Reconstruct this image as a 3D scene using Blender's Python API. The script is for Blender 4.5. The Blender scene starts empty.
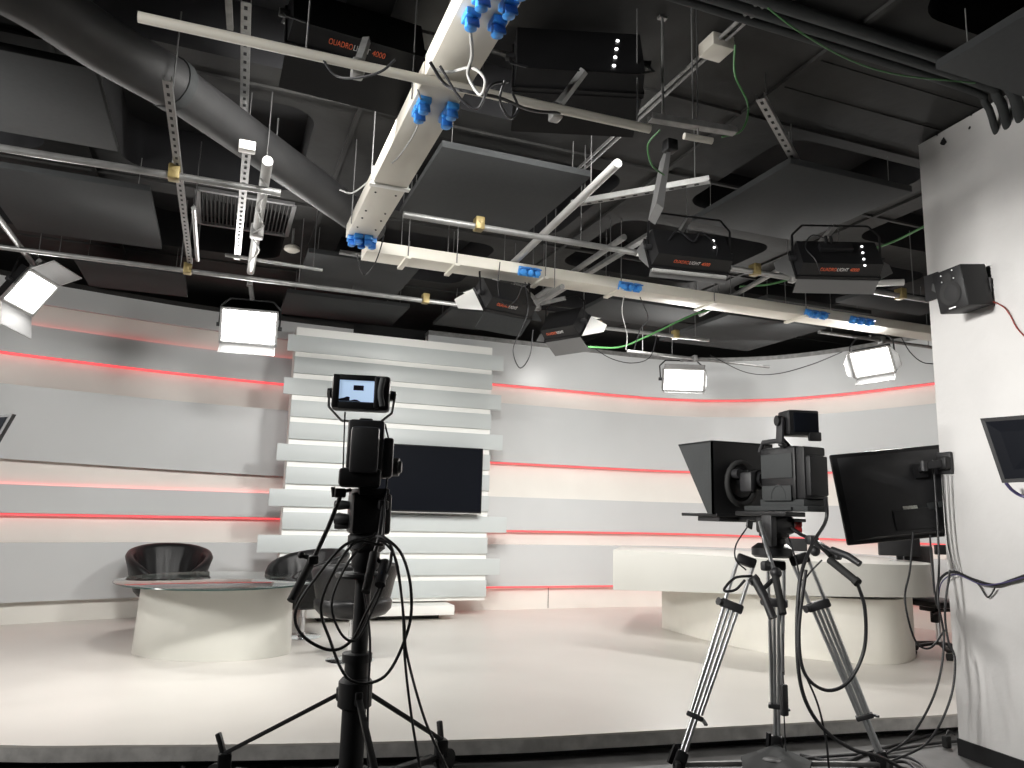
import bpy, bmesh, math, random
from mathutils import Vector, Matrix
random.seed(7)
PI = math.pi
SC = bpy.context.scene
COL = SC.collection

# ------------------------------------------------------------------ camera geometry
F_PX, PITCH, ROLL, YAW, CZ = 755.0, math.radians(9.6), math.radians(1.52), math.radians(21.0), 1.49
_s, _c = math.sin(YAW), math.cos(YAW)
FW = Vector((_s*math.cos(PITCH), _c*math.cos(PITCH), math.sin(PITCH)))
_R0 = Vector((_c, -_s, 0.0)); _U0 = _R0.cross(FW)
RT = _R0*math.cos(ROLL)+_U0*math.sin(ROLL)
UP = _U0*math.cos(ROLL)-_R0*math.sin(ROLL)
CAM = Vector((0, 0, CZ))
def ray(px, py): return FW+RT*((px-512)/F_PX)+UP*((384-py)/F_PX)
def Z(px, py, z):                      # point at height z
    d = ray(px, py); return CAM+d*((z-CZ)/d.z)
def V(px, py, h):                      # point at horizontal distance h in front of the viewpoint
    d = ray(px, py); return CAM+d*(h/(d.x*_s+d.y*_c))
def Y(px, py, y):
    d = ray(px, py); return CAM+d*(y/d.y)
WALL_P = Vector((4.67, 3.83, 0)); WALL_D = Vector((.087, .996, 0)).normalized(); WALL_N = Vector((-WALL_D.y, WALL_D.x, 0))
def W(px, py, off=0.0):                # point on (or off in front of) the white wall
    d = ray(px, py); return CAM+d*(((WALL_P-CAM).dot(WALL_N)+off)/d.dot(WALL_N))

# ------------------------------------------------------------------ materials
def mat(name, col, rough=.6, metal=0.0, noise=0.0, nscale=6.0, bump=0.0, bscale=40.0, col2=None, coat=0.0, spec=.5):
    m = bpy.data.materials.new(name); m.use_nodes = True
    nt = m.node_tree; b = nt.nodes['Principled BSDF']
    b.inputs['Base Color'].default_value = (*col, 1); b.inputs['Roughness'].default_value = rough
    b.inputs['Metallic'].default_value = metal; b.inputs['Specular IOR Level'].default_value = spec
    b.inputs['Coat Weight'].default_value = coat; b.inputs['Coat Roughness'].default_value = .08
    if noise or bump or col2:
        tc = nt.nodes.new('ShaderNodeTexCoord')
    if noise or col2:
        n = nt.nodes.new('ShaderNodeTexNoise'); n.inputs['Scale'].default_value = nscale; n.inputs['Detail'].default_value = 5
        nt.links.new(tc.outputs['Object'], n.inputs['Vector'])
        r = nt.nodes.new('ShaderNodeValToRGB')
        c2 = col2 if col2 else tuple(max(0, c*(1-noise)) for c in col)
        r.color_ramp.elements[0].position = .35; r.color_ramp.elements[1].position = .65
        r.color_ramp.elements[0].color = (*c2, 1); r.color_ramp.elements[1].color = (*col, 1)
        nt.links.new(n.outputs['Fac'], r.inputs['Fac']); nt.links.new(r.outputs['Color'], b.inputs['Base Color'])
    if bump:
        n2 = nt.nodes.new('ShaderNodeTexNoise'); n2.inputs['Scale'].default_value = bscale; n2.inputs['Detail'].default_value = 4
        nt.links.new(tc.outputs['Object'], n2.inputs['Vector'])
        bp = nt.nodes.new('ShaderNodeBump'); bp.inputs['Strength'].default_value = bump; bp.inputs['Distance'].default_value = .01
        nt.links.new(n2.outputs['Fac'], bp.inputs['Height']); nt.links.new(bp.outputs['Normal'], b.inputs['Normal'])
    return m
def emit(name, col, strength):
    m = bpy.data.materials.new(name); m.use_nodes = True
    b = m.node_tree.nodes['Principled BSDF']
    b.inputs['Base Color'].default_value = (*[min(1, c) for c in col], 1)
    b.inputs['Emission Color'].default_value = (*col, 1); b.inputs['Emission Strength'].default_value = strength
    return m
M = {}
M['stage'] = mat('stage_vinyl', (.73, .70, .655), .33, noise=.045, nscale=1.3, bump=.03, bscale=6)
M['fascia'] = mat('fascia_board', (.70, .685, .66), .7, noise=.3, nscale=9, bump=.2)
M['recess_black'] = mat('recess_black', (.03, .03, .03), .8, noise=.3)
M['floor'] = mat('floor_grey', (.19, .188, .185), .55, noise=.35, nscale=4, bump=.1)
M['board'] = mat('grey_laminate', (.60, .615, .62), .27, noise=.04, nscale=.8)
M['back'] = mat('cream_wall', (.80, .785, .735), .55, noise=.05, nscale=1.5)
M['slat_grey'] = mat('slat_grey', (.55, .585, .585), .4, noise=.03, nscale=1)
M['slat_white'] = mat('slat_white', (.88, .88, .85), .45)
M['white_lac'] = mat('white_lacquer', (.71, .705, .65), .36, noise=.03, nscale=1.5)
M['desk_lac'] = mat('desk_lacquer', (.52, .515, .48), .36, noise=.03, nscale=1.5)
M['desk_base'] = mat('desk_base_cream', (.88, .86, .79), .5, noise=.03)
M['wall'] = mat('painted_plaster', (.62, .61, .60), .75, noise=.07, nscale=2.2, bump=.25, bscale=14)
M['black'] = mat('black_paint', (.012, .012, .013), .5, spec=.3)
M['blackm'] = mat('black_metal', (.011, .011, .012), .42, noise=.2, spec=.35)
M['soft'] = mat('black_rubber', (.014, .014, .014), .75)
M['cable'] = mat('cable_black', (.012, .012, .014), .5)
M['plastic'] = mat('dark_plastic', (.022, .022, .024), .48, noise=.15, nscale=20)
M['hood'] = mat('hood_fabric', (.034, .037, .038), .8, noise=.1, bump=.1)
M['ceil'] = mat('ceiling_black', (.025, .0245, .0235), .85, noise=.4, nscale=2.5, bump=.4, bscale=9)
M['coffer'] = mat('coffer_black', (.010, .010, .012), .85, noise=.3, nscale=4)
M['panel'] = mat('acoustic_felt', (.038, .0405, .042), .95, noise=.08, nscale=30)
M['pedge'] = mat('acoustic_edge', (.09, .125, .13), .95)
M['duct'] = mat('duct_wrap', (.032, .032, .033), .6, noise=.2, nscale=5, bump=.3, bscale=7)
M['galv'] = mat('galvanised', (.28, .28, .275), .42, metal=.5, noise=.2, nscale=14)
M['galvd'] = mat('strut_steel', (.28, .28, .275), .45, metal=.5, noise=.3, nscale=18)
M['tray'] = mat('cream_powdercoat', (.68, .65, .575), .5, noise=.06, nscale=3)
M['blue'] = mat('socket_blue', (.05, .30, .78), .4, noise=.25, nscale=30)
M['blued'] = mat('socket_lid', (.03, .16, .50), .4)
M['tubew'] = mat('tube_white', (.42, .42, .41), .45)
M['rod'] = mat('dull_rod', (.14, .14, .14), .5, metal=.4)
M['slat_dark'] = mat('vent_slat', (.03, .03, .03), .6)
M['brass'] = mat('clamp_yellow', (.24, .185, .075), .45, metal=.4)
M['green'] = mat('cable_green', (.05, .16, .05), .5)
M['greyc'] = mat('cable_grey', (.30, .30, .29), .55)
M['redc'] = mat('cable_red', (.25, .04, .03), .5)
M['bluec'] = mat('cable_violet', (.06, .05, .14), .5)
M['alu'] = mat('tripod_aluminium', (.50, .51, .52), .3, metal=.85, noise=.1, nscale=25)
M['chrome'] = mat('chrome', (.75, .76, .78), .12, metal=1)
M['leather'] = mat('black_leather', (.009, .009, .0095), .36, spec=.32, bump=.25, bscale=60)
M['screen'] = mat('screen_black', (.006, .007, .010), .4, spec=.03)
M['bezel'] = mat('bezel_black', (.010, .010, .011), .45, spec=.25)
M['silver'] = mat('silver_trim', (.6, .6, .6), .3, metal=.7)
M['label'] = mat('paper_label', (.75, .76, .70), .6, noise=.4, nscale=60)
M['flap'] = mat('barn_door_grey', (.15, .15, .15), .55)
M['flapd'] = mat('flap_inner_grey', (.20, .20, .20), .5)
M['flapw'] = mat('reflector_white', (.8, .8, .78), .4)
M['flapl'] = mat('barn_door_aluminium', (.6, .6, .6), .35, metal=.6, noise=.15, nscale=12)
M['white'] = mat('white_plastic', (.8, .8, .77), .5)
M['orange'] = mat('print_orange', (.75, .13, .045), .6)
M['printw'] = mat('print_white', (.7, .7, .7), .6)
M['teal'] = mat('screen_bezel_teal', (.01, .03, .025), .3)
M['red'] = mat('red_knob', (.35, .02, .02), .4)
M['led'] = emit('led_red', (1.0, .10, .115), .85)
M['led_soft'] = emit('led_red_soft', (1.0, .13, .14), .55)
M['led_hid'] = emit('led_red_hidden', (1.0, .10, .11), 3.2)
M['lit'] = emit('lit_diffuser', (1.0, .985, .95), 9.0)
M['tube'] = emit('lit_tube', (1.0, .98, .94), 6.0)
M['dot'] = emit('pilot_lamp', (1, 1, 1), 2.0)
M['reddot'] = emit('pilot_red', (1, .05, .03), .5)
M['vf'] = emit('viewfinder_light_blue', (.42, .56, .76), .75)
M['vfd'] = mat('viewfinder_dark', (.012, .012, .025), .4)
g = bpy.data.materials.new('table_glass'); g.use_nodes = True
gb = g.node_tree.nodes['Principled BSDF']
gb.inputs['Base Color'].default_value = (.80, .93, .90, 1); gb.inputs['Roughness'].default_value = .02
gb.inputs['Transmission Weight'].default_value = 1.0; gb.inputs['IOR'].default_value = 1.45
M['glass'] = g
M['glass_edge'] = mat('glass_edge_green', (.02, .05, .045), .15)

# ------------------------------------------------------------------ mesh helpers
WM = {}
def rot_to(d, up=Vector((0, 0, 1))):
    z = Vector(d).normalized(); u = Vector(up)
    if abs(z.dot(u.normalized())) > .995: u = Vector((0, 1, 0))
    x = u.cross(z).normalized(); y = z.cross(x)
    return Matrix((x, y, z)).transposed().to_4x4()
def catmull(pts, n=8, closed=False):
    P = [Vector(p) for p in pts]; out = []
    N = len(P)
    for i in range(N if closed else N-1):
        a = P[(i-1) % N] if (closed or i > 0) else P[0]*2-P[1]
        b = P[i]; c = P[(i+1) % N]
        d = P[(i+2) % N] if (closed or i < N-2) else P[-1]*2-P[-2]
        for k in range(n):
            t = k/n
            out.append(.5*((2*b)+(c-a)*t+(2*a-5*b+4*c-d)*t*t+(3*b-a-3*c+d)*t**3))
    if not closed: out.append(P[-1])
    return out
class MB:
    def __init__(s): s.bm = bmesh.new(); s.mats = []
    def _mi(s, m):
        if m is None: return 0
        if m not in s.mats: s.mats.append(m)
        return s.mats.index(m)
    def faces(s, verts, faces, m=None):
        vs = [s.bm.verts.new(v) for v in verts]; mi = s._mi(m)
        for f in faces:
            try:
                fa = s.bm.faces.new([vs[i] for i in f]); fa.material_index = mi
            except ValueError: pass
        return s
    def box(s, c, size, R=None, bev=0.0, m=None):
        t = bmesh.new(); bmesh.ops.create_cube(t, size=1.0)
        bmesh.ops.scale(t, vec=Vector(size), verts=t.verts)
        if bev: bmesh.ops.bevel(t, geom=list(t.edges), offset=min(bev, min(size)*.45), segments=2, affect='EDGES', profile=.5)
        X = Matrix.Translation(Vector(c)) @ (R.to_4x4() if R is not None else Matrix.Identity(4))
        t.verts.ensure_lookup_table()
        s.faces([X @ v.co for v in t.verts], [[v.index for v in f.verts] for f in t.faces], m); t.free(); return s
    def bar(s, a, b, w, h, up=(0, 0, 1), bev=0.0, m=None):
        a = Vector(a); b = Vector(b); d = b-a
        return s.box((a+b)/2, (w, h, d.length), rot_to(d, up), bev, m)
    def tube(s, pts, r, n=8, m=None, smooth=0, closed=False):
        P = catmull(pts, smooth, closed) if smooth else [Vector(p) for p in pts]
        R = r if isinstance(r, (list, tuple)) else [r]*len(P)
        if len(R) != len(P): R = [R[0]+(R[-1]-R[0])*i/(len(P)-1) for i in range(len(P))]
        T = []
        N = len(P)
        for i in range(N):
            if closed: t = P[(i+1) % N]-P[i-1]
            else: t = P[min(i+1, N-1)]-P[max(i-1, 0)]
            T.append(t.normalized() if t.length > 1e-9 else Vector((0, 0, 1)))
        u = T[0].orthogonal().normalized(); V_ = []; Fc = []
        for i in range(N):
            u = (u-T[i]*u.dot(T[i]))
            u = u.normalized() if u.length > 1e-6 else T[i].orthogonal().normalized()
            w = T[i].cross(u)
            for k in range(n):
                a = 2*PI*k/n; V_.append(P[i]+(u*math.cos(a)+w*math.sin(a))*R[i])
        for i in range(N if closed else N-1):
            j = (i+1) % N
            for k in range(n): Fc.append([i*n+k, i*n+(k+1) % n, j*n+(k+1) % n, j*n+k])
        if not closed:
            Fc.append(list(range(n))[::-1]); Fc.append([(N-1)*n+k for k in range(n)])
        return s.faces(V_, Fc, m)
    def cyl(s, a, b, r0, r1=None, n=20, m=None):
        return s.tube([a, b], [r0, r0 if r1 is None else r1], n, m)
    def lathe(s, prof, c=(0, 0, 0), n=32, m=None, sx=1.0, sy=1.0, R=None):
        c = Vector(c); V_ = []; Fc = []
        for (r, z) in prof:
            for k in range(n):
                a = 2*PI*k/n; v = Vector((r*sx*math.cos(a), r*sy*math.sin(a), z))
                V_.append(c+(R @ v if R is not None else v))
        L = len(prof)
        for i in range(L-1):
            for k in range(n): Fc.append([i*n+k, i*n+(k+1) % n, (i+1)*n+(k+1) % n, (i+1)*n+k])
        Fc.append([k for k in range(n)][::-1]); Fc.append([(L-1)*n+k for k in range(n)])
        return s.faces(V_, Fc, m)
    def prism(s, poly, vec, m=None):
        P = [Vector(p) for p in poly]; v = Vector(vec); n = len(P)
        return s.faces(P+[p+v for p in P], [list(range(n))[::-1], [n+i for i in range(n)]]+[[i, (i+1) % n, n+(i+1) % n, n+i] for i in range(n)], m)
    def loft(s, A, B, m=None):          # two loops of equal length, closed solid
        n = len(A)
        return s.faces([Vector(p) for p in A]+[Vector(p) for p in B], [list(range(n))[::-1], [n+i for i in range(n)]]+[[i, (i+1) % n, n+(i+1) % n, n+i] for i in range(n)], m)
    def sphere(s, c, r, n=12, sc=(1, 1, 1), m=None):
        prof = []
        V_ = []; Fc = []; c = Vector(c); h = n//2+1
        for i in range(h+1):
            t = PI*i/h
            for k in range(n):
                a = 2*PI*k/n
                V_.append(c+Vector((r*sc[0]*math.sin(t)*math.cos(a), r*sc[1]*math.sin(t)*math.sin(a), -r*sc[2]*math.cos(t))))
        for i in range(h):
            for k in range(n): Fc.append([i*n+k, i*n+(k+1) % n, (i+1)*n+(k+1) % n, (i+1)*n+k])
        return s.faces(V_, Fc, m)
    def band(s, plan, z0, z1, o0, o1, m=None):   # a curved wall strip: plan line offset o0..o1 towards the viewer
        P = [Vector((p[0], p[1], 0)) for p in plan]; N = len(P); nr = []
        for i in range(N):
            t = (P[min(i+1, N-1)]-P[max(i-1, 0)]).normalized(); nr.append(Vector((t.y, -t.x, 0)))
        a = [P[i]+nr[i]*o0 for i in range(N)]; b = [P[i]+nr[i]*o1 for i in range(N)]
        V_ = []
        zf = z0 if callable(z0) else (lambda i: z0); zg = z1 if callable(z1) else (lambda i: z1)
        for i in range(N):
            for q, zz in ((a[i], zf(i)), (b[i], zf(i)), (b[i], zg(i)), (a[i], zg(i))): V_.append(Vector((q.x, q.y, zz)))
        Fc = []
        for i in range(N-1):
            for k in range(4): Fc.append([i*4+k, i*4+(k+1) % 4, (i+1)*4+(k+1) % 4, (i+1)*4+k])
        Fc += [[0, 1, 2, 3], [(N-1)*4+k for k in (3, 2, 1, 0)]]
        return s.faces(V_, Fc, m)
    def build(s, name, m, parent=None, origin=None, local=False, angle=38):
        bm = s.bm
        bmesh.ops.remove_doubles(bm, verts=bm.verts, dist=1e-6)
        bmesh.ops.recalc_face_normals(bm, faces=bm.faces)
        for f in bm.faces: f.smooth = True
        for e in bm.edges:
            if len(e.link_faces) == 2 and e.calc_face_angle(0) > math.radians(angle): e.smooth = False
        me = bpy.data.meshes.new(name); o = bpy.data.objects.new(name, me); COL.objects.link(o)
        if parent is not None:
            o.parent = parent; WM[o] = WM[parent]
            if not local: bmesh.ops.transform(bm, matrix=WM[parent].inverted(), verts=bm.verts)
        else:
            if origin is None:
                xs = [v.co for v in bm.verts]
                origin = Vector((sum(v.x for v in xs)/len(xs), sum(v.y for v in xs)/len(xs), min(v.z for v in xs)))
            X = Matrix.Translation(Vector(origin)); o.location = Vector(origin); WM[o] = X
            bmesh.ops.transform(bm, matrix=X.inverted(), verts=bm.verts)
        bm.to_mesh(me); bm.free()
        if s.mats and s.mats != [m]:
            for q in ([m] if m not in s.mats else [])+s.mats: pass
        lst = s.mats if s.mats else [m]
        for q in lst: me.materials.append(q if not isinstance(q, str) else M[q])
        return o
def tag(o, label, cat, group=None, kind=None):
    if label: o['label'] = label
    if cat: o['category'] = cat
    if group: o['group'] = group
    if kind: o['kind'] = kind
    return o
def root(name, loc, label, cat, R=None, group=None):
    o = bpy.data.objects.new(name, None); COL.objects.link(o); o.empty_display_size = .1
    X = Matrix.Translation(Vector(loc)) @ (R.to_4x4() if R is not None else Matrix.Identity(4))
    o.matrix_world = X; WM[o] = X
    return tag(o, label, cat, group)
def struct(o): o['kind'] = 'structure'; return o
def one(name, mb, m, label, cat, group=None): return tag(mb.build(name, m), label, cat, group)
def kids(o): return [c for c in bpy.data.objects if c.parent is o]
def copy_tree(o, parent=None):
    c = o.copy(); COL.objects.link(c)
    if parent is not None: c.parent = parent
    for ch in kids(o): copy_tree(ch, c)
    return c
def text(body, size, parent, mw, m, width, name='lettering'):
    cu = bpy.data.curves.new(name, 'FONT'); cu.body = body; cu.size = size; cu.extrude = .0008; cu.align_x = 'LEFT'; cu.align_y = 'CENTER'
    tmp = bpy.data.objects.new(name, cu); me = bpy.data.meshes.new_from_object(tmp); bpy.data.objects.remove(tmp); bpy.data.curves.remove(cu)
    xs = [v.co.x for v in me.vertices]; k = width/(max(xs)-min(xs))
    for v in me.vertices: v.co.x = (v.co.x-min(xs))*k
    me.materials.clear(); me.materials.append(M[m])
    me.transform(mw); o = bpy.data.objects.new(name, me); COL.objects.link(o); o.parent = parent
    WM[o] = WM[parent]; return o

# ------------------------------------------------------------------ room shell
FLOOR_Z, ST = 0.0, .14
struct(MB().box((2, 3.5, -.05), (18, 18, .1)).build('floor', M['floor']))
edge_px = [(0, 745), (128, 745), (256, 744), (384, 741.5), (512, 738), (600, 733.5), (700, 728), (800, 722.5), (880, 718), (957, 714)]
edge = [Z(x, y, ST) for x, y in edge_px]
edge = [Vector((-5.2, 7.6, ST)), Vector((-3.6, 6.55, ST)), Vector((-2.3, 5.75, ST))]+edge+[Vector((6.6, 4.12, ST)), Vector((9.6, 4.12, ST))]
edge = catmull(edge, 5)
poly = edge+[Vector((9.6, 11.2, ST)), Vector((-5.2, 11.2, ST))]
sp = struct(MB().prism(poly, (0, 0, -.012)).build('stage_platform', M['stage']))
fa = [(p.x, p.y) for p in edge]
MB().band(fa, .052, ST-.0125, -.04, 0.0).build('stage_fascia', M['fascia'], sp)
MB().band(fa, 0.001, .052, -.16, -.10).build('stage_plinth', M['recess_black'], sp)

def rounded_rect(x0, x1, y0, y1, r, n=6):
    out = []
    for cx, cy, a0 in ((x1-r, y1-r, 0), (x0+r, y1-r, PI/2), (x0+r, y0+r, PI), (x1-r, y0+r, 1.5*PI)):
        for k in range(n+1):
            a = a0+PI/2*k/n; out.append((cx+r*math.cos(a), cy+r*math.sin(a)))
    return out
CE = 4.28
cof = [(-.95, .45, 5.2, 6.75), (3.72, 5.2, 4.12, 5.5), (-2.9, -1.5, 5.2, 6.75), (1.0, 3.0, 5.2, 6.75), (-.95, .45, 7.25, 8.8), (1.0, 2.6, 7.25, 8.8), (3.4, 5.2, 6.0, 7.5), (5.7, 7.4, 4.12, 5.5), (5.7, 7.4, 6.0, 7.5),
       (-.95, .45, 3.3, 4.75), (-2.9, -1.5, 3.3, 4.75), (-2.9, -1.5, 7.25, 8.8), (3.4, 5.2, 8.0, 9.4), (1.15, 2.2, 3.75, 4.75), (3.35, 4.9, 1.6, 2.75)]
xs = sorted({-5.5, 10.5} | {c[0]-.12 for c in cof} | {c[1]+.12 for c in cof}); ys = sorted({-4.0, 11.5} | {c[2]-.12 for c in cof} | {c[3]+.12 for c in cof})
cb = MB()
for i in range(len(xs)-1):
    for j in range(len(ys)-1):
        mx, my = (xs[i]+xs[i+1])/2, (ys[j]+ys[j+1])/2
        if any(c[0]-.12 < mx < c[1]+.12 and c[2]-.12 < my < c[3]+.12 for c in cof): continue
        cb.faces([(xs[i], ys[j], CE), (xs[i+1], ys[j], CE), (xs[i+1], ys[j+1], CE), (xs[i], ys[j+1], CE)], [[0, 1, 2, 3]])
cc = MB()
for (x0, x1, y0, y1) in cof:
    inn = rounded_rect(x0, x1, y0, y1, .22); n = len(inn); q = n//4
    cs = [(x1+.12, y1+.12), (x0-.12, y1+.12), (x0-.12, y0-.12), (x1+.12, y0-.12)]
    vv = [(x, y, CE) for x, y in inn]+[(x, y, CE) for x, y in cs]; ff = []
    for k in range(n):
        c = k//q; k2 = (k+1) % n; c2 = (k2//q)
        if c == c2: ff.append([k, k2, n+c])
        else: ff.append([k, k2, n+c2, n+c])
    cb.faces(vv, ff)
    cc.faces([(x, y, CE) for x, y in inn]+[(x, y, CE+.4) for x, y in inn], [[k, (k+1) % n, n+(k+1) % n, n+k] for k in range(n)]+[[n+k for k in range(n)]])
ce = struct(cb.build('ceiling', M['ceil']))
cc.build('coffer_lining', M['coffer'], ce)
rb = MB()
for x in (-1.2, .72, 3.2, 5.45): rb.box((x, 4, CE-.012), (.035, 14, .024))
for y in (4.0, 5.0, 6.98, 9.1): rb.box((2, y, CE-.01), (15, .03, .02))
for y in (3.05, 3.3, 3.62): rb.box((5.2, y, CE-.004), (4, .008, .008))
rb.build('ceiling_batten', M['ceil'], ce)
struct(MB().box((2.3, 11.45, 2.2), (16, .1, 4.4)).build('wall_rear', M['black']))
struct(MB().box((-5.3, 3.6, 2.2), (.1, 16, 4.4)).build('wall_outer', M['black']))
struct(MB().box((10.3, 3.6, 2.2), (.1, 16, 4.4)).build('wall_far_right', M['black']))
struct(MB().box((2.3, -4.2, 2.2), (16, .1, 4.4)).build('wall_front', M['black']))

# curved set walls
LP = [(-5.1, 7.6), (-3.9, 8.75), (-3.1, 9.3), (-2.35, 9.68), (-1.75, 9.88), (-.98, 10.1), (-.3, 10.24), (.6, 10.36), (1.6, 10.4)]
RP = [(2.6, 10.1), (3.9, 10.1), (5.2, 10.1), (6.1, 10.09), (6.75, 9.97), (7.3, 9.72), (7.9, 9.2), (8.28, 8.5), (8.52, 7.7), (8.68, 6.9), (8.75, 6.0), (8.75, 5.2)]
def smooth_plan(P): return [(v.x, v.y) for v in catmull([Vector((a, b, 0)) for a, b in P], 7)]
LPs, RPs = smooth_plan(LP), smooth_plan(RP)
wl = struct(MB().band(LPs, .0, 3.95, -.16, -.09).build('wall_left', M['back']))
wr = struct(MB().band(RPs, .0, 3.92, -.16, -.09).build('wall_back', M['back']))
def zl(z_left, z_right): return lambda i: z_left+(z_right-z_left)*i/(len(LPs)-1)
for z0, z1 in ((3.70, 3.95), (3.10, 3.44), (1.90, 2.74), (1.335, 1.645), (.38, 1.015)):
    MB().band(LPs, z0 if z0 != 1.90 else zl(1.96, 1.86), z1, -.055, 0.0).build('band_board', M['board'], wl)
for z, hid in ((3.425, 1), (3.09, 0), (1.632, 1), (1.318, 0)):
    MB().band(LPs, z-.007, z+.007, -.0895, -.066 if hid else -.012).build('led_strip', M['led_hid' if hid else 'led'], wl)
for z0, z1 in ((3.31, 3.92), (2.185, 3.03), (1.235, 1.695), (.465, 1.035)):
    MB().band(RPs, z0, z1, -.09, 0.0).build('band_board', M['board'], wr)
for z in (3.295, 2.170, 1.220, .450):
    MB().band(RPs, z-.007, z+.007, -.085, -.012).build('led_strip', M['led_soft'], wr)
sj = MB(); sj.box((4.55, 10.185, .3), (.006, .006, .3)); sj.build('panel_joint', M['recess_black'], wr)
# cable duct line along the top of the set wall
struct(MB().band(RPs, 3.915, 3.975, -.2, .02).build('trim_1', M['galvd']))
struct(MB().band(LPs, 3.945, 4.0, -.2, .02).build('trim_2', M['ceil']))

# white wall pillar
A = WALL_P; B = A-WALL_D*6.5; th = Vector((2.2, 0, 0))
top = []
pl = [A, A+th, B+th, B]
wp = struct(MB().prism([(p.x, p.y, 0) for p in pl], (0, 0, CE-.012)).build('wall_right', M['wall']))
bp = MB(); n_ = WALL_N*.012
bp.prism([A+WALL_D*.004, A+WALL_D*.004+n_, B+n_, B], (0, 0, .105)); struct(bp.build('baseboard_right', M['black']))
hb = MB()
def blotch(px, py, r, k=7, off=.004):
    c = W(px, py, off); u = WALL_D; w = Vector((0, 0, 1))
    P = [c+(u*math.cos(2*PI*i/k)+w*math.sin(2*PI*i/k))*r*random.uniform(.6, 1.25) for i in range(k)]
    hb.prism(P, -WALL_N*.0035)
blotch(943, 142, .034); blotch(969.5, 127.5, .012); blotch(966, 116, .012); blotch(937, 135, .007); blotch(971, 115, .009)
hb.build('plaster_hole', M['coffer'], wp)

# ------------------------------------------------------------------ feature wall with slats, tv, plinth
FX0, FX1, FY = .78, 3.40, 9.60
fr = root('slatted_feature_wall', (2.1, 9.85, ST), 'tall backdrop of stacked pale grey and white slats behind the wall television', 'feature wall')
MB().box(((FX0+FX1)/2, 9.83, (3.72+.34)/2), (FX1-FX0, .36, 3.38)).build('backing_wall', M['slat_white'], fr)
pitch = (3.61-.32)/12
wideL = {0: .68, 2: .67, 5: .65, 7: .60, 9: .51}; wideR = {0: 3.56, 2: 3.54, 4: 3.58, 8: 3.67, 10: 3.59}
for i in range(12):
    zt = 3.61-i*pitch; zb = zt-pitch*.755
    x0 = wideL.get(i, FX0-.005); x1 = wideR.get(i, FX1+.005)
    MB().box(((x0+x1)/2, 9.634, (zt+zb)/2), (x1-x0, .034, zt-zb), bev=.002).build('slat', M['slat_grey'], fr)
pb = MB().box((2.0, 9.66, .262), (1.80, .62, .115), bev=.004)
pl_ = root('display_plinth', (2.0, 9.66, ST), 'low floating white plinth under the slatted backdrop', 'plinth')
pb.build('plinth_top', M['slat_white'], pl_)
MB().box((2.0, 9.72, .172), (1.5, .4, .06)).build('plinth_foot', M['recess_black'], pl_)

tv = root('wall_television', (2.50, 9.50, 1.45), 'large black flat television hung on the slatted backdrop', 'television')
TY = 9.50
MB().box((2.505, TY, 1.875), (1.50, .05, .86), bev=.006).build('housing', M['bezel'], tv)
MB().box((2.505, TY-.026, 1.885), (1.47, .004, .815)).build('screen', M['screen'], tv)
MB().box((2.505, TY-.027, 1.452), (1.50, .006, .012)).build('chin_trim', M['silver'], tv)
MB().box((2.505, TY+.038, 1.9), (.5, .03, .4)).build('wall_mount', M['blackm'], tv)

# ------------------------------------------------------------------ interview table
TC = V(219, 580, 7.36); TC.z = ST
ax = Vector((_c, -_s, 0)); ay = Vector((_s, _c, 0))
Rt = Matrix((ax, ay, Vector((0, 0, 1)))).transposed()
tb = root('glass_table', (TC.x, TC.y, ST), 'oval glass-topped table with a wide white drum base', 'table')
MB().lathe([(1.0, ST+.001), (.965, .772)], TC-Vector((0, 0, ST)), 64, sx=.715, sy=.52, R=Rt).build('drum_base', M['white_lac'], tb)
gt = MB().lathe([(.985, .7735), (1.0, .777), (1.0, .787), (.985, .790)], TC-Vector((0, 0, ST)), 72, sx=.88, sy=.92, R=Rt).build('glass_top', M['glass'], tb)
MB().tube([TC+Rt @ Vector((.884*math.cos(2*PI*k/72), .924*math.sin(2*PI*k/72), .782-ST)) for k in range(72)], .0065, 6, closed=True).build('glass_edge', M['glass_edge'], gt)

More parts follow.
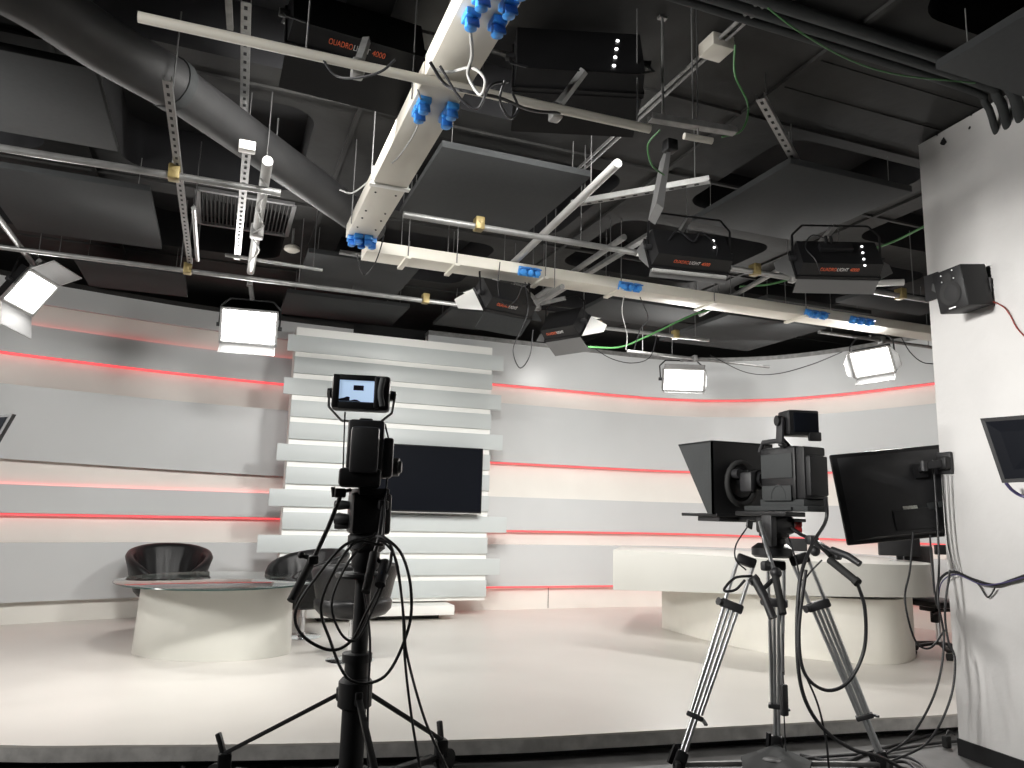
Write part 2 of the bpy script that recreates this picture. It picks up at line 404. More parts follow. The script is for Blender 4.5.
# ------------------------------------------------------------------ tub chairs
def tub_chair(loc, ang, label, backh=.50, armh=.24, W_=.42, seat=.40):
    r_ = root('tub_chair', loc, label, 'chair', Matrix.Rotation(ang, 4, 'Z'), 'black leather tub chairs')
    # front faces local -Y
    MB().lathe([(.215, .001), (.215, .008), (.19, .014), (.05, .022), (.035, .05)], n=40).build('chrome_base', M['chrome'], r_, local=True)
    MB().lathe([(.033, .02), (.033, .2), (.024, .2), (.024, seat)], n=20).build('gas_column', M['chrome'], r_, local=True)
    mb = MB(); NA = 44; a0 = math.radians(-58); a1 = math.radians(238); rings = []
    for i in range(NA+1):
        t = i/NA; a = a0+(a1-a0)*t
        k = math.sin(PI*t)**.75
        top = seat+armh+(backh-armh)*k
        flare = 1+.13*k
        pl = .028*abs(math.sin(a*8))
        ca, sa = math.cos(a), math.sin(a)
        prof = []
        th_ = .085
        # outer bottom -> outer top -> rim -> inner top -> inner bottom
        for (r, z) in ((W_*.60, seat-.07), (W_*.80, seat-.03), (W_*.93, seat+.08), (W_*(.97+.05*k)*1.0, seat+(top-seat)*.6), (W_*flare, top-.04), (W_*flare-.015, top-.008), (W_*flare-.045, top), (W_*flare-.075, top-.015), (W_*flare-.088, top-.05), (W_*(.99+.05*k)-th_-.015-pl, seat+(top-seat)*.55), (W_*.90-th_-pl*.8, seat+.08), (W_*.60, seat-.0)):
            prof.append(Vector((r*ca, r*sa*.95, z)))
        rings.append(prof)
    L = len(rings[0]); vv = [p for r in rings for p in r]; ff = []
    for i in range(NA):
        for k in range(L): ff.append([i*L+k, i*L+(k+1) % L, (i+1)*L+(k+1) % L, (i+1)*L+k])
    ff += [list(range(L)), [NA*L+k for k in range(L)][::-1]]
    mb.faces(vv, ff).build('tub_shell', M['leather'], r_, local=True, angle=60)
    MB().lathe([(.22, seat-.10), (.30, seat-.07), (.345, seat-.02), (.35, seat+.04), (.33, seat+.075), (.2, seat+.085)], n=40, sy=.98).build('seat_cushion', M['leather'], r_, local=True, angle=60)
    return r_
c1 = V(163, 628, 8.75); c1.z = ST
tub_chair(c1, math.radians(6), 'black leather tub chair with pleated back behind the glass table, on its own', backh=.485, armh=.19)
c2 = V(301, 632, 8.25); c2.z = ST
tub_chair(c2, math.radians(-62), 'black leather tub chair turned sideways beside the end of the glass table', backh=.50)
c3 = V(350, 655, 7.08); c3.z = ST
tub_chair(c3, math.radians(-165), 'black leather tub chair seen from its plain back behind the camera pedestal', backh=.40, armh=.26, W_=.365, seat=.48)

# ------------------------------------------------------------------ news desk
dk = root('news_desk', Z(800, 640, ST), 'long curved white presenter desk on an inset drum base', 'desk')
front = [(613, 549, 590, 8.75), (662, 551.5, 591.2, 8.45), (715, 555, 593, 8.05), (770, 559, 595, 7.70), (830, 562.5, 596.5, 7.40), (885, 565.5, 597.3, 7.27), (912, 567, 597.5, 7.33)]
ft = [V(x, y, h) for x, y, yb, h in front]; fb = [V(x, yb, h) for x, y, yb, h in front]
zt = sum(p.z for p in ft)/len(ft)
ft = [Vector((p.x, p.y, zt)) for p in ft]
last = ft[-1]; zb_ = fb[-1].z
corner = []
for a in (20, 45, 70, 90):
    r = .42; t = math.radians(a)
    corner.append(last+(ft[-1]-ft[-2]).normalized()*(r*math.sin(t))+Vector((_s, _c, 0))*(r*(1-math.cos(t))))
backp = [corner[-1]+Vector((_s, _c, 0))*1.2, V(820, 555, 9.05), V(720, 552, 9.6), V(622, 548.5, 9.9)]
backp = [Vector((p.x, p.y, zt)) for p in backp]
tp = ft+corner+backp
bt = fb+[Vector((p.x, p.y, zb_)) for p in corner]+[Vector((p.x, p.y, z_)) for p, z_ in zip(backp, (zb_, zb_-.02, zb_-.06, fb[0].z))]
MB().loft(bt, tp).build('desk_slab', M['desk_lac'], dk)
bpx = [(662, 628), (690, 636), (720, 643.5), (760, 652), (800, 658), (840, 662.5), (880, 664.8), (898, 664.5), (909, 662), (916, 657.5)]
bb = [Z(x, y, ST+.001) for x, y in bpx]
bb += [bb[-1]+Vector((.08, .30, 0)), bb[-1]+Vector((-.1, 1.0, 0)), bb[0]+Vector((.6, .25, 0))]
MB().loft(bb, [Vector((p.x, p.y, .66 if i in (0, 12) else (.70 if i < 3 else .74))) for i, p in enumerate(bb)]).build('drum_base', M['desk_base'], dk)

def desk_monitor(px, py_top, py_bot, wpx, h, label):
    c = V(px, py_bot, h); c.z = zt+.001; w = wpx/755*h*1.0; H = (py_bot-py_top)/755*h
    r_ = root('desk_monitor', c, label, 'monitor', Rt, 'monitors on the desk')
    MB().box((0, 0, H/2+.03), (w, .035, H-.04), bev=.012).build('rear_shell', M['plastic'], r_, local=True)
    MB().box((0, .019, H/2+.03), (w-.02, .004, H-.07)).build('screen', M['screen'], r_, local=True)
    MB().box((0, 0, .03), (.06, .02, .06)).build('stand_neck', M['blackm'], r_, local=True)
    MB().lathe([(.0, 0), (.11, 0), (.11, .008), (.02, .014)], n=28, sy=.7).build('stand_base', M['silver'], r_, local=True)
desk_monitor(900, 541, 563, 41, 8.0, 'black desk monitor seen from behind, under the tilted wall screen')
desk_monitor(955, 541, 554, 40, 8.6, 'black desk monitor half hidden by the edge of the white wall')
desk_monitor(791, 541, 557, 32, 8.5, 'black desk monitor seen from behind, beyond the tripod head')

# office chair beyond the desk
oc = V(940, 655, 8.15); oc.z = ST
oh = root('office_chair', oc, 'wheeled office chair behind the curved desk, mostly hidden by white wall', 'chair')
for k in range(5):
    a = math.radians(20+72*k); d = Vector((math.cos(a), math.sin(a), 0))
    ar = MB().bar(oc+Vector((0, 0, .13)), oc+d*.29+Vector((0, 0, .085)), .045, .03, bev=.008).build('base_arm', M['blackm'], oh)
    MB().cyl(oc+d*.30+Vector((-d.y*.025, d.x*.025, .035)), oc+d*.30+Vector((d.y*.025, -d.x*.025, .035)), .035, n=16).build('caster', M['soft'], ar)
MB().cyl(oc+Vector((0, 0, .1)), oc+Vector((0, 0, .47)), .028, n=16).build('gas_column', M['chrome'], oh)
MB().box(oc+Vector((0, 0, .47)), (.28, .2, .05), bev=.01).bar(oc+Vector((-.05, -.1, .46)), oc+Vector((-.26, -.16, .44)), .015, .015).box(oc+Vector((-.16, -.1, .40)), (.06, .06, .11), bev=.01).build('tilt_mechanism', M['blackm'], oh)
MB().box(oc+Vector((0, 0, .53)), (.48, .48, .07), bev=.03).build('seat', M['leather'], oh)
MB().box(oc+Vector((.05, .25, .85)), (.44, .07, .5), bev=.03).bar(oc+Vector((.03, .2, .48)), oc+Vector((.05, .27, .7)), .05, .02).build('backrest', M['leather'], oh)

# ------------------------------------------------------------------ camera on black pedestal (nearer the table)
HL = 4.15
def L(px, py, dh=0.0): return V(px, py, HL+dh)
PC = V(350, 780, HL); PC.z = 0
PX, PY = PC.x, PC.y
HX = (math.cos(math.radians(-10)), math.sin(math.radians(-10)))   # pedestal camera axes
Rl = Matrix.Rotation(math.radians(-10), 3, 'Z')
ped = root('camera_pedestal', PC, 'black column pedestal on a three-wheeled dolly under the camera with bright viewfinder', 'camera pedestal')
def zc(px, py): return L(px, py).z
z_col = zc(352, 655); z_hi = zc(357, 575); z_head = zc(360, 532); z_cb = zc(362, 487)
MB().lathe([(.062, .10), (.062, z_col-.03), (.078, z_col-.03), (.078, z_col+.01), (.07, z_col+.015)], (PX, PY, 0), 28).build('outer_column', M['black'], ped)
MB().lathe([(.043, z_col), (.043, z_hi), (.05, z_hi), (.05, z_hi+.02)], (PX+.01, PY, 0), 24).build('inner_column', M['blackm'], ped)
MB().lathe([(.075, .07), (.085, .09), (.085, .17), (.066, .18)], (PX, PY, 0), 24).box((PX-.02, PY-.05, .065), (.3, .26, .03), bev=.01).build('dolly_hub', M['blackm'], ped)
MB().lathe([(.075, z_col-.26), (.088, z_col-.25), (.088, z_col-.13), (.07, z_col-.11)], (PX, PY, 0), 24).build('strut_collar', M['black'], ped)
MB().lathe([(.02, z_hi-.015), (.135, z_hi-.012), (.14, z_hi), (.135, z_hi+.012), (.02, z_hi+.015)], (PX+.0, PY, 0), 30).build('steering_ring', M['blackm'], ped)
for k, (adeg, rad) in enumerate(((165, .74), (52, .68), (-66, .70))):
    a = math.radians(adeg)
    d = (ax*math.cos(a)+ay*math.sin(a)); F_ = Vector((PX, PY, 0))+d*rad
    lg = MB().bar(Vector((PX, PY, .085))+d*.05, F_+Vector((0, 0, .085))-d*.06, .05, .035, bev=.006).build('dolly_leg', M['blackm'], ped)
    st = MB().bar(Vector((PX, PY, z_col-.19))+d*.07, F_+Vector((0, 0, .17)), .032, .022, bev=.004).box(Vector((PX, PY, z_col-.20))+d*.085, (.04, .04, .07), bev=.01).build('brace_strut', M['black'], ped)
    n = Vector((-d.y, d.x, 0))
    cs = MB().box(F_+Vector((0, 0, .125)), (.07, .07, .10), bev=.012).bar(F_+Vector((0, 0, .15)), F_+d*.02+Vector((0, 0, .27))-ax*.03, .03, .03, bev=.008).build('caster_fork', M['blackm'], lg)
    for s_ in (-1, 1):
        MB().cyl(F_+n*.012*s_+Vector((0, 0, .062))+d*.03, F_+n*.035*s_+Vector((0, 0, .062))+d*.03, .06, n=24).build('wheel', M['soft'], lg)
for px, py in ((344, 500), (346, 515)): pass
hd = root('fluid_head', (PX, PY, z_hi+.02), 'black fluid head with two pan bars on top of the black pedestal', 'pan head')
MB().lathe([(.055, z_hi+.02), (.075, z_hi+.05), (.075, z_hi+.12), (.10, z_hi+.14), (.10, z_head-.02), (.08, z_head)], (PX+.015, PY, 0), 28).build('pan_base', M['black'], hd)
MB().box((PX+.02, PY, (z_head+z_cb-.04)/2), (.21, .18, z_cb-.04-z_head+.02), bev=.02).build('tilt_housing', M['blackm'], hd)
for py, r in ((505, .028), (519, .035), (526, .02)):
    p = L(344, py); MB().cyl(p+ax*.04, p-ax*.03, r*.7, r, 16).cyl(p-ax*.03, p-ax*.05, r, r*.8, 16).build('drag_knob', M['plastic'], hd)
MB().box((PX+.02, PY+.05, z_cb-.025), (.16, .34, .035), bev=.006).build('camera_plate', M['blackm'], hd)
pbar = MB().tube([L(350, 490, -.02), L(342, 492, -.10), L(328, 528, -.2), L(312, 562, -.3)], .0115, 12)
pbar.box(L(340, 493, -.1), (.06, .05, .05), bev=.01).cyl(L(333, 487, -.1), L(334, 497, -.1), .012)
h1 = pbar.build('pan_bar', M['blackm'], hd)
MB().tube([L(311, 562, -.3), L(291, 601, -.42)], .021, 14).build('grip', M['soft'], h1)
MB().box(L(313, 560, -.3), (.05, .06, .045), bev=.01).cyl(L(303, 556, -.3), L(318, 560, -.3), .012).sphere(L(301, 555, -.3), .018).build('angle_clamp', M['plastic'], h1)
pb2 = MB().tube([L(374, 496, -.02), L(384, 502, -.10), L(379, 540, -.25), L(374, 556, -.3)], .0115, 12).box(L(383, 505, -.1), (.05, .05, .05), bev=.01).build('pan_bar', M['blackm'], hd)
MB().tube([L(374, 553, -.3), L(366, 592, -.42)], .021, 14).build('grip', M['soft'], pb2)
zg = MB().tube([L(385, 562, -.3), L(380, 585, -.4)], .026, 14).tube([L(374, 556, -.3), L(384, 566, -.31)], .012, 8).build('zoom_control', M['plastic'], hd)

cam1 = root('studio_camera', (PX+.02, PY, z_cb), 'black broadcast camera seen from behind beside the wall television, on column pedestal', 'video camera')
def lb(c, size, bev=.008): return MB().box(Vector((PX, PY, 0))+Rl @ Vector((c[0]-.025, c[1], 0))+Vector((0, 0, c[2])), size, Rl, bev)
zt1 = zc(362, 424); hh = zt1-z_cb
lb((.005, .05, z_cb+hh*.56), (.195, .36, hh*.94), .02).build('body', M['black'], cam1)
lb((.0, -.15, z_cb+hh*.55), (.15, .06, hh*.72), .02).build('rear_adapter', M['plastic'], cam1)
lb((-.015, -.06, z_cb+.045), (.22, .20, .10), .02).build('rear_base', M['blackm'], cam1)
lb((.125, .0, z_cb+hh*.46), (.06, .22, hh*.62), .015).build('side_panel', M['plastic'], cam1)
lb((0, .05, zt1+.005), (.075, .32, .03), .01).build('top_handle', M['blackm'], cam1)
p = Vector((PX, PY, z_cb+hh*.5)); fwd = Rl @ Vector((0, 1, 0))
MB().cyl(p+fwd*.22, p+fwd*.36, .065, .075, 28).cyl(p+fwd*.36, p+fwd*.48, .078, .085, 28).build('zoom_lens', M['blackm'], cam1)
q = L(391, 467, .1)
MB().cyl(q-ax*.03, q+ax*.045, .055, .05, 24).cyl(q+ax*.045, q+ax*.06, .035, .03, 20).build('hand_grip_motor', M['plastic'], cam1)
# viewfinder on its yoke
VC = L(361.5, 393.5); vr = root('viewfinder_monitor', VC, 'small black viewfinder with glowing pale blue picture in a bent yoke', 'viewfinder', Matrix.Rotation(math.radians(-12), 3, 'Z'))
vw, vh = .315, .195
MB().box((.0, .01, 0), (vw, .12, vh), bev=.02).build('housing', M['blackm'], vr, local=True)
bz = MB()
bz.box((-.135, -.055, 0), (.035, .02, vh-.01), bev=.004).box((.085, -.06, 0), (.03, .03, vh-.02), bev=.008).box((-.02, -.055, .078), (.2, .02, .03), bev=.004).box((-.02, -.055, -.078), (.2, .02, .036), bev=.004)
bz.build('screen_surround', M['bezel'], vr, local=True)
sc_ = MB().box((-.025, -.052, .006), (.188, .004, .12)).build('screen', M['vf'], vr, local=True)
MB().box((-.015, -.0545, .022), (.055, .002, .028)).prism([(-.118, -.0555, -.054), (-.06, -.0555, -.054), (-.06, -.0555, -.03), (-.075, -.0555, -.028), (-.09, -.0555, -.035), (-.118, -.0555, -.042)], (0, .002, 0)).prism([(-.06, -.0555, -.054), (.0, -.0555, -.054), (-.02, -.0555, -.044), (-.035, -.0555, -.043), (-.06, -.0555, -.05)], (0, .002, 0)).build('screen_picture', M['vfd'], sc_, local=True)
for k in range(7): pass
MB().tube([(.115, -.075, .08), (.105, -.082, .0), (.118, -.075, -.075)], .016, 10, smooth=6).build('rubber_edge', M['hood'], vr, local=True)
for s_ in (-1, 1):
    MB().cyl((s_*vw/2, .04, .0), (s_*(vw/2+.03), .04, 0), .03, .026, 20).build('pivot_knob', M['plastic'], vr, local=True)
yk = MB(); pts = [(-.178, .02, .01), (-.174, .02, -.08), (-.10, .02, -.155), (.11, .02, -.155), (.172, .02, -.10), (.186, .02, .01)]
for a, b in zip(pts, pts[1:]): yk.bar(a, b, .012, .026, up=(0, 1, 0))
yk.cyl((0, .04, -.15), (0, .04, -.19), .03).build('yoke', M['galvd'], vr, local=True)

# ------------------------------------------------------------------ teleprompter camera on silver tripod
HR = 5.05
def Rr(px, py, dh=0.0): return V(px, py, HR+dh)
Q = Rr(772, 548); QX, QY, QZ = Q
tr = root('camera_tripod', (QX, QY, 0), 'silver twin-tube tripod with black clamps holding the teleprompter camera', 'tripod')
def pair(a, b, sep, r, n=12):
    mb = MB(); a = Vector(a); b = Vector(b); d = (b-a).normalized(); view = (a-CAM).normalized(); w = d.cross(view).normalized()
    return a, b, w
MB().lathe([(.11, QZ-.06), (.13, QZ-.045), (.13, QZ+.0), (.09, QZ+.03)], (QX, QY, 0), 24).build('bowl', M['blackm'], tr)
fl = Z(677, 771, 0); fm = Z(777, 753, 0); frr = Z(887, 771, 0)
tops = (Rr(746, 562, -.05), Rr(776, 566, .08), Rr(800, 560, -.05))
for (tp_, ftp, nm) in zip(tops, (fl, fm, frr), 'abc'):
    d = ftp-tp_; view = (tp_-CAM).normalized(); w = d.normalized().cross(view).normalized()
    P = lambda t, o=0.0: tp_+d*t+w*o
    knee = .225 if nm != 'b' else .2
    lg = MB().tube([P(-.02, -.050), P(knee, -.048)], .012, 12).tube([P(-.02, .050), P(knee, .048)], .012, 12).tube([P(knee, -.043), P(.74, -.030)], .012, 12).tube([P(knee, .043), P(.74, .030)], .012, 12).build('leg', M['alu'], tr)
    MB().tube([P(knee, -.014), P(.93, -.011)], .0115, 12).tube([P(knee, .014), P(.93, .011)], .0115, 12).build('inner_tube', M['alu'], lg)
    R_ = rot_to(d, w)
    MB().box(P(-.005), (.055, .125, .065), R_, .015).build('hip_joint', M['blackm'], lg)
    MB().box(P(knee), (.055, .145, .055), R_, .012).cyl(P(knee, -.06)-view*.01, P(knee, -.085)-view*.03, .02, .025, 14).build('knee_clamp', M['plastic'], lg)
    MB().box(P(.755), (.05, .105, .03), R_, .008).bar(P(.755, .05), P(.765, .075)-view*.03, .02, .012).build('spreader_clamp', M['plastic'], lg)
    MB().box(P(.95), (.055, .075, .10), R_, .012).bar(P(.90, -.05), P(.985, -.055), .015, .03).build('foot_clamp', M['blackm'], lg)
    MB().box(ftp+Vector((0, 0, .017)), (.12, .09, .03), rot_to(ax), .008).build('rubber_foot', M['soft'], lg)
ce_ = Z(772, 763, .045)
sp_ = MB().prism([Z(775, 748, .04), Z(812, 765, .04), Z(806, 785, .04), Z(745, 785, .04), Z(741, 760, .04)], (0, 0, .022))
pm = sp_.build('ground_spreader', M['hood'], tr)
MB().lathe([(.055, .063), (.05, .066)], (ce_.x-.0, ce_.y, 0), 24, sx=1.0).build('spreader_boss', M['black'], pm)
for f_ in (fl, fm, frr): MB().bar((ce_.x, ce_.y, .045), (f_.x, f_.y, .035), .022, .03, bev=.005).build('spreader_arm', M['galvd'], pm)

zplate = Rr(765, 513).z
h2 = root('fluid_head', (QX, QY, QZ+.03), 'black fluid head with drooping pan bars on the silver tripod', 'pan head')
MB().lathe([(.06, QZ+.02), (.075, QZ+.03), (.07, QZ+.06), (.095, QZ+.075), (.095, zplate-.09)], (QX+.02, QY, 0), 24).build('pan_base', M['black'], h2)
MB().box((QX+.03, QY, zplate-.075), (.17, .2, .12), bev=.025).build('tilt_housing', M['blackm'], h2)
MB().box((QX-.06, QY-.05, (zplate+QZ)/2), (.05, .10, zplate-QZ-.02), bev=.012).build('side_plate', M['plastic'], h2)
MB().box((QX+.0, QY+.02, zplate-.005), (.16, .50, .03), bev=.005).build('camera_plate', M['blackm'], h2)
for py in (524, 530): MB().cyl(Rr(795, py, -.05), Rr(801, py, -.05), .022, n=16).build('drag_knob', M['red'], h2)
MB().bar(Rr(752, 526, -.1), Rr(747, 523, -.14), .015, .05, bev=.005).build('brake_lever', M['plastic'], h2)
b1 = MB().tube([Rr(790, 527, -.05), Rr(800, 534, -.12), Rr(815, 541, -.25), Rr(830, 556, -.42)], .012, 12).build('pan_bar', M['blackm'], h2)
MB().box(Rr(812, 540, -.22), (.07, .06, .06), bev=.015).sphere(Rr(815, 551, -.24), .033).bar(Rr(812, 540, -.22), Rr(840, 558, -.42), .045, .035, bev=.01).build('angle_clamp', M['plastic'], b1)
MB().tube([Rr(830, 560, -.42), Rr(856, 581, -.6)], [.024, .022], 16).cyl(Rr(855, 580, -.59), Rr(858, 583, -.61), .026).build('grip', M['soft'], b1)
MB().tube([Rr(832, 550, -.4), Rr(848, 556, -.5), Rr(860, 564, -.56)], [.022, .021, .019], 14).build('zoom_control', M['plastic'], h2)
b2 = MB().tube([Rr(760, 522, -.06), Rr(766, 545, -.2), Rr(776, 576, -.38)], .0125, 12).build('pan_bar', M['alu'], h2)
MB().tube([Rr(775, 574, -.38), Rr(783, 614, -.5)], .022, 14).build('grip', M['soft'], b2)
MB().sphere(Rr(776, 573, -.38), .035).box(Rr(766, 566, -.3), (.06, .05, .06), bev=.015).build('angle_clamp', M['plastic'], b2)
zz = MB().tube([Rr(755, 580, -.35), Rr(764, 596, -.42)], .028, 12).tube([Rr(763, 594, -.42), Rr(773, 618, -.48)], [.024, .026], 14).cyl(Rr(750, 583, -.35), Rr(758, 577, -.35), .022).bar(Rr(762, 590, -.4), Rr(776, 577, -.38), .02, .02).build('focus_control', M['plastic'], h2)

# camera body, world-aligned: looks along +Y
CB = Vector((QX+.125, QY-.02, zplate+.012))
c2_ = root('studio_camera', CB, 'black broadcast camera on the silver tripod behind a teleprompter hood', 'video camera')
MB().box((.02, .06, .02), (.17, .62, .035), bev=.005).box((-.075, .0, .02), (.012, .24, .022)).box((.03, .0, .055), (.17, .42, .05), bev=.005).build('base_plate', M['hood'], c2_, local=True)
MB().box((.03, .02, .25), (.19, .34, .355), bev=.02).build('body', M['blackm'], c2_, local=True)
sp2 = MB().box((-.069, .02, .30), (.006, .30, .16), bev=.002).box((-.072, .02, .12), (.012, .28, .10), bev=.004)
for t_ in range(1): sp2.tube([(-.075, .0+.07*math.cos(a), .085+.085*math.sin(a)) for a in [PI*k/10 for k in range(11)]], .008, 8)
sp2.build('side_cover', M['hood'], c2_, local=True)
MB().box((.035, -.185, .25), (.18, .08, .34), bev=.015).box((.03, -.24, .23), (.15, .05, .26), bev=.015).build('rear_adapter', M['black'], c2_, local=True)
MB().tube([(-.02, .24, .41), (-.02, .20, .475), (-.02, .0, .475), (-.02, -.06, .42)], .017, 12).build('top_handle', M['plastic'], c2_, local=True)
MB().cyl((-.02, .19, .22), (-.02, .33, .22), .055, .06, 24).cyl((-.02, .33, .22), (-.02, .44, .22), .068, .075, 28).cyl((-.02, .23, .22), (-.02, .27, .22), .07, .07, 28).build('zoom_lens', M['blackm'], c2_, local=True)
MB().box((-.095, .28, .20), (.06, .13, .14), bev=.02).cyl((-.12, .33, .26), (-.12, .41, .26), .035, n=20).build('lens_servo', M['plastic'], c2_, local=True)
tpz = zplate+.012
P0 = V(711.5, 441, HR+.35); P1 = V(713, 514, HR+.35)
tl = root('teleprompter', (P0.x+.25, P0.y, P1.z), 'black teleprompter hood with triangular side and flat screen tray before the tripod camera', 'teleprompter')
zt_, zb2 = P0.z, P1.z; x0, x1 = P0.x, P0.x+.54; y0 = P0.y; y1 = y0+.42
tk = .012
for x in (x0, x1-tk):
    MB().prism([(x, y0, zb2), (x, y0, zt_), (x, y1, zt_-.0), (x, y0+.06, zb2)], (tk, 0, 0)).build('hood_side', M['hood'], tl)
MB().box(((x0+x1)/2, (y0+y1)/2, zt_), (x1-x0, y1-y0, .012)).build('hood_top', M['hood'], tl)
hx = (x0+x1)/2
bk = MB(); bk.prism([(x0, y0, zb2), (x1, y0, zb2), (x1, y0, zt_), (x0, y0, zt_)], (0, .012, 0))
bk.build('back_cloth', M['black'], tl)
MB().tube([(hx-.05+.12*math.cos(a), y0-.04, zb2+.22+.15*math.sin(a)) for a in [2*PI*k/20 for k in range(20)]], .022, 10, closed=True).lathe([(.10, 0), (.12, .04)], (hx-.05, y0-.045, zb2+.22), 20, R=Matrix.Rotation(-PI/2, 3, 'X')).build('lens_cuff', M['soft'], tl)
MB().prism([(x0+.01, y0+.06, zb2+.02), (x1-.01, y0+.06, zb2+.02), (x1-.01, y1-.01, zt_-.02), (x0+.01, y1-.01, zt_-.02)], (0, -.006, .006)).build('mirror_glass', M['screen'], tl)
MB().box((hx, y0+.20, zb2-.006), (.50, .44, .024), bev=.004).build('screen_tray', M['blackm'], tl)
MB().box((hx, y0+.14, zb2-.035), (.42, .26, .034), bev=.006).build('tray_mount', M['plastic'], tl)
MB().box((hx, y0-.25, zb2-.028), (.10, .62, .022), bev=.004).build('rail', M['blackm'], tl)
VX = V(797, 426, HR-.05)
v2 = root('viewfinder_monitor', VX, 'small black viewfinder box on an arm above the teleprompter camera, picture dark', 'viewfinder', Matrix.Rotation(math.radians(-14), 3, 'Z'))
MB().box((.01, .0, .015), (.21, .16, .165), bev=.012).build('housing', M['blackm'], v2, local=True)
MB().box((.02, -.083, .015), (.17, .012, .13), bev=.004).build('screen', M['screen'], v2, local=True)
MB().box((.08, -.075, -.075), (.085, .03, .06), bev=.008).build('lower_lip', M['blackm'], v2, local=True)
MB().bar((-.115, 0, .05), (-.125, -.0, -.12), .02, .085, bev=.006).bar((-.125, 0, -.12), (-.02, .05, -.17), .03, .03, bev=.006).build('support_arm', M['plastic'], v2, local=True)
MB().cyl((-.11, 0, .03), (-.145, 0, .03), .035, n=18).build('pivot_knob', M['blackm'], v2, local=True)

# ------------------------------------------------------------------ wall monitor on arm, side monitors, speaker
def oriented(px4, h4):
    a, b, c, d = [V(x, y, h) for (x, y), h in zip(px4, h4)]    # TL TR BR BL
    return a, b, c, d
a, b, c, d = oriented([(835, 454), (962, 442), (968, 535), (850, 545)], (5.42, 5.40, 5.34, 5.36))
u = (b-a).normalized(); dn = ((d-a)-u*(d-a).dot(u)).normalized(); nn = u.cross(dn).normalized()
if nn.dot(CAM-a) < 0: nn = -nn
wv, hv = (b-a).length, (d-a).length; cen = (a+b+c+d)/4
Rm = Matrix((u, -dn, u.cross(-dn))).transposed()
wm = root('arm_mounted_monitor', cen, 'large black monitor tilted sideways, seen from behind at the edge of white wall', 'monitor', Rm)
MB().box((0, 0, -.02), (wv, hv, .035), bev=.012).build('bezel_frame', M['bezel'], wm, local=True)
MB().loft([(-wv*.46, -hv*.46, -.005), (wv*.46, -hv*.46, -.005), (wv*.46, hv*.46, -.005), (-wv*.46, hv*.46, -.005)], [(-wv*.30, -hv*.44, .045), (wv*.36, -hv*.44, .045), (wv*.36, hv*.34, .045), (-wv*.30, hv*.34, .045)]).box((.03, -hv*.29, .045), (.32, .14, .02), bev=.006).build('rear_shell', M['plastic'], wm, local=True)
MB().box((0, 0, -.039), (wv-.04, hv-.04, .002)).build('screen', M['screen'], wm, local=True)
lb_ = MB().box((.0, -hv*.18, .0465), (.10, .045, .002)).build('paper_label', M['label'], wm, local=True)
MB().box((.085, -hv*.18, .0465), (.055, .035, .002)).build('rating_plate', M['hood'], wm, local=True)
MB().box((.15, -hv*.17, .05), (.06, .05, .02), bev=.004).box((.22, -hv*.16, .05), (.05, .04, .02), bev=.004).build('connector_block', M['hood'], wm, local=True)
Xm = WM[wm]
vp = Xm @ Vector((.12, hv*.22, .06)); wb = W(945, 464, .02)
am = root('monitor_arm', wb, 'black jointed arm bracket fixed to white wall behind the tilted monitor', 'wall bracket')
MB().box(W(945, 463, .014), (.028, .12, .15), Matrix.Rotation(math.radians(-5), 3, 'Z'), .01).build('wall_plate', M['plastic'], am)
MB().box(W(943.5, 463, .045), (.05, .08, .09), Matrix.Rotation(math.radians(-5), 3, 'Z'), .012).build('swivel_block', M['blackm'], am)
j1 = V(924, 466, 5.18)
MB().bar(W(943, 463, .05), j1, .035, .05, bev=.008).cyl(j1-Vector((0, 0, .035)), j1+Vector((0, 0, .035)), .024).build('arm_link', M['plastic'], am)
MB().bar(j1, vp, .03, .04, bev=.008).build('arm_link', M['plastic'], am)
MB().box(vp+(CAM-vp).normalized()*.005, (.10, .10, .018), Rm, .004).build('fixing_plate', M['blackm'], am)

def wall_screen(name, px4, off4, label, thick):
    q = [W(x, y, o) for (x, y), o in zip(px4, off4)]; cen = sum(q, Vector())/4
    u = (q[1]-q[0]).normalized(); dn = (q[3]-q[0]).normalized(); n = u.cross(dn).normalized()
    if n.dot(CAM-cen) < 0: n = -n
    r_ = root(name, cen, label, 'monitor')
    MB().loft([p-n*thick for p in q], q).build('housing', M['bezel'], r_)
    s = [cen+(p-cen)*.88+n*.001 for p in q]
    MB().loft([p-n*.003 for p in s], [p+n*.001 for p in s]).build('screen', M['screen'], r_)
    R = Matrix((u, -dn, n)).transposed()
    return r_, cen, R, 0, 0
rs, cen, R, w, h = wall_screen('wall_monitor', [(980, 418.5), (1064, 412), (1072, 480), (1002, 483)], (.30, .20, .16, .26), 'black monitor on white wall cut off by the picture edge, below the speaker', .045)
wq = cen-WALL_N*cen.dot(WALL_N)+WALL_N*(WALL_P.dot(WALL_N))
MB().bar(cen-R.col[2]*.04, Vector((wq.x, wq.y, cen.z)), .05, .05).build('wall_mount', M['blackm'], rs)
lm = [V(-40, 418, 5.0), V(12.5, 414, 5.0), V(-6, 446, 5.0), V(-50, 450, 5.0)]
u = (lm[1]-lm[0]).normalized(); dn = ((lm[3]-lm[0])-u*(lm[3]-lm[0]).dot(u)).normalized(); cen = (lm[0]+lm[1]+lm[2]+lm[3])/4
R = Matrix((u, -dn, u.cross(-dn))).transposed()
sm = root('side_monitor', cen, 'dark grey monitor whose corner pokes in before the curved striped wall', 'monitor', R)
l4 = [WM[sm].inverted() @ p for p in lm]
MB().loft([(p.x, p.y, 0) for p in l4], [(p.x, p.y, -.04) for p in l4]).build('housing', M['plastic'], sm, local=True)
l5 = [p*.84 for p in l4]
MB().loft([(p.x, p.y, .003) for p in l5], [(p.x, p.y, .0) for p in l5]).build('screen', M['screen'], sm, local=True)
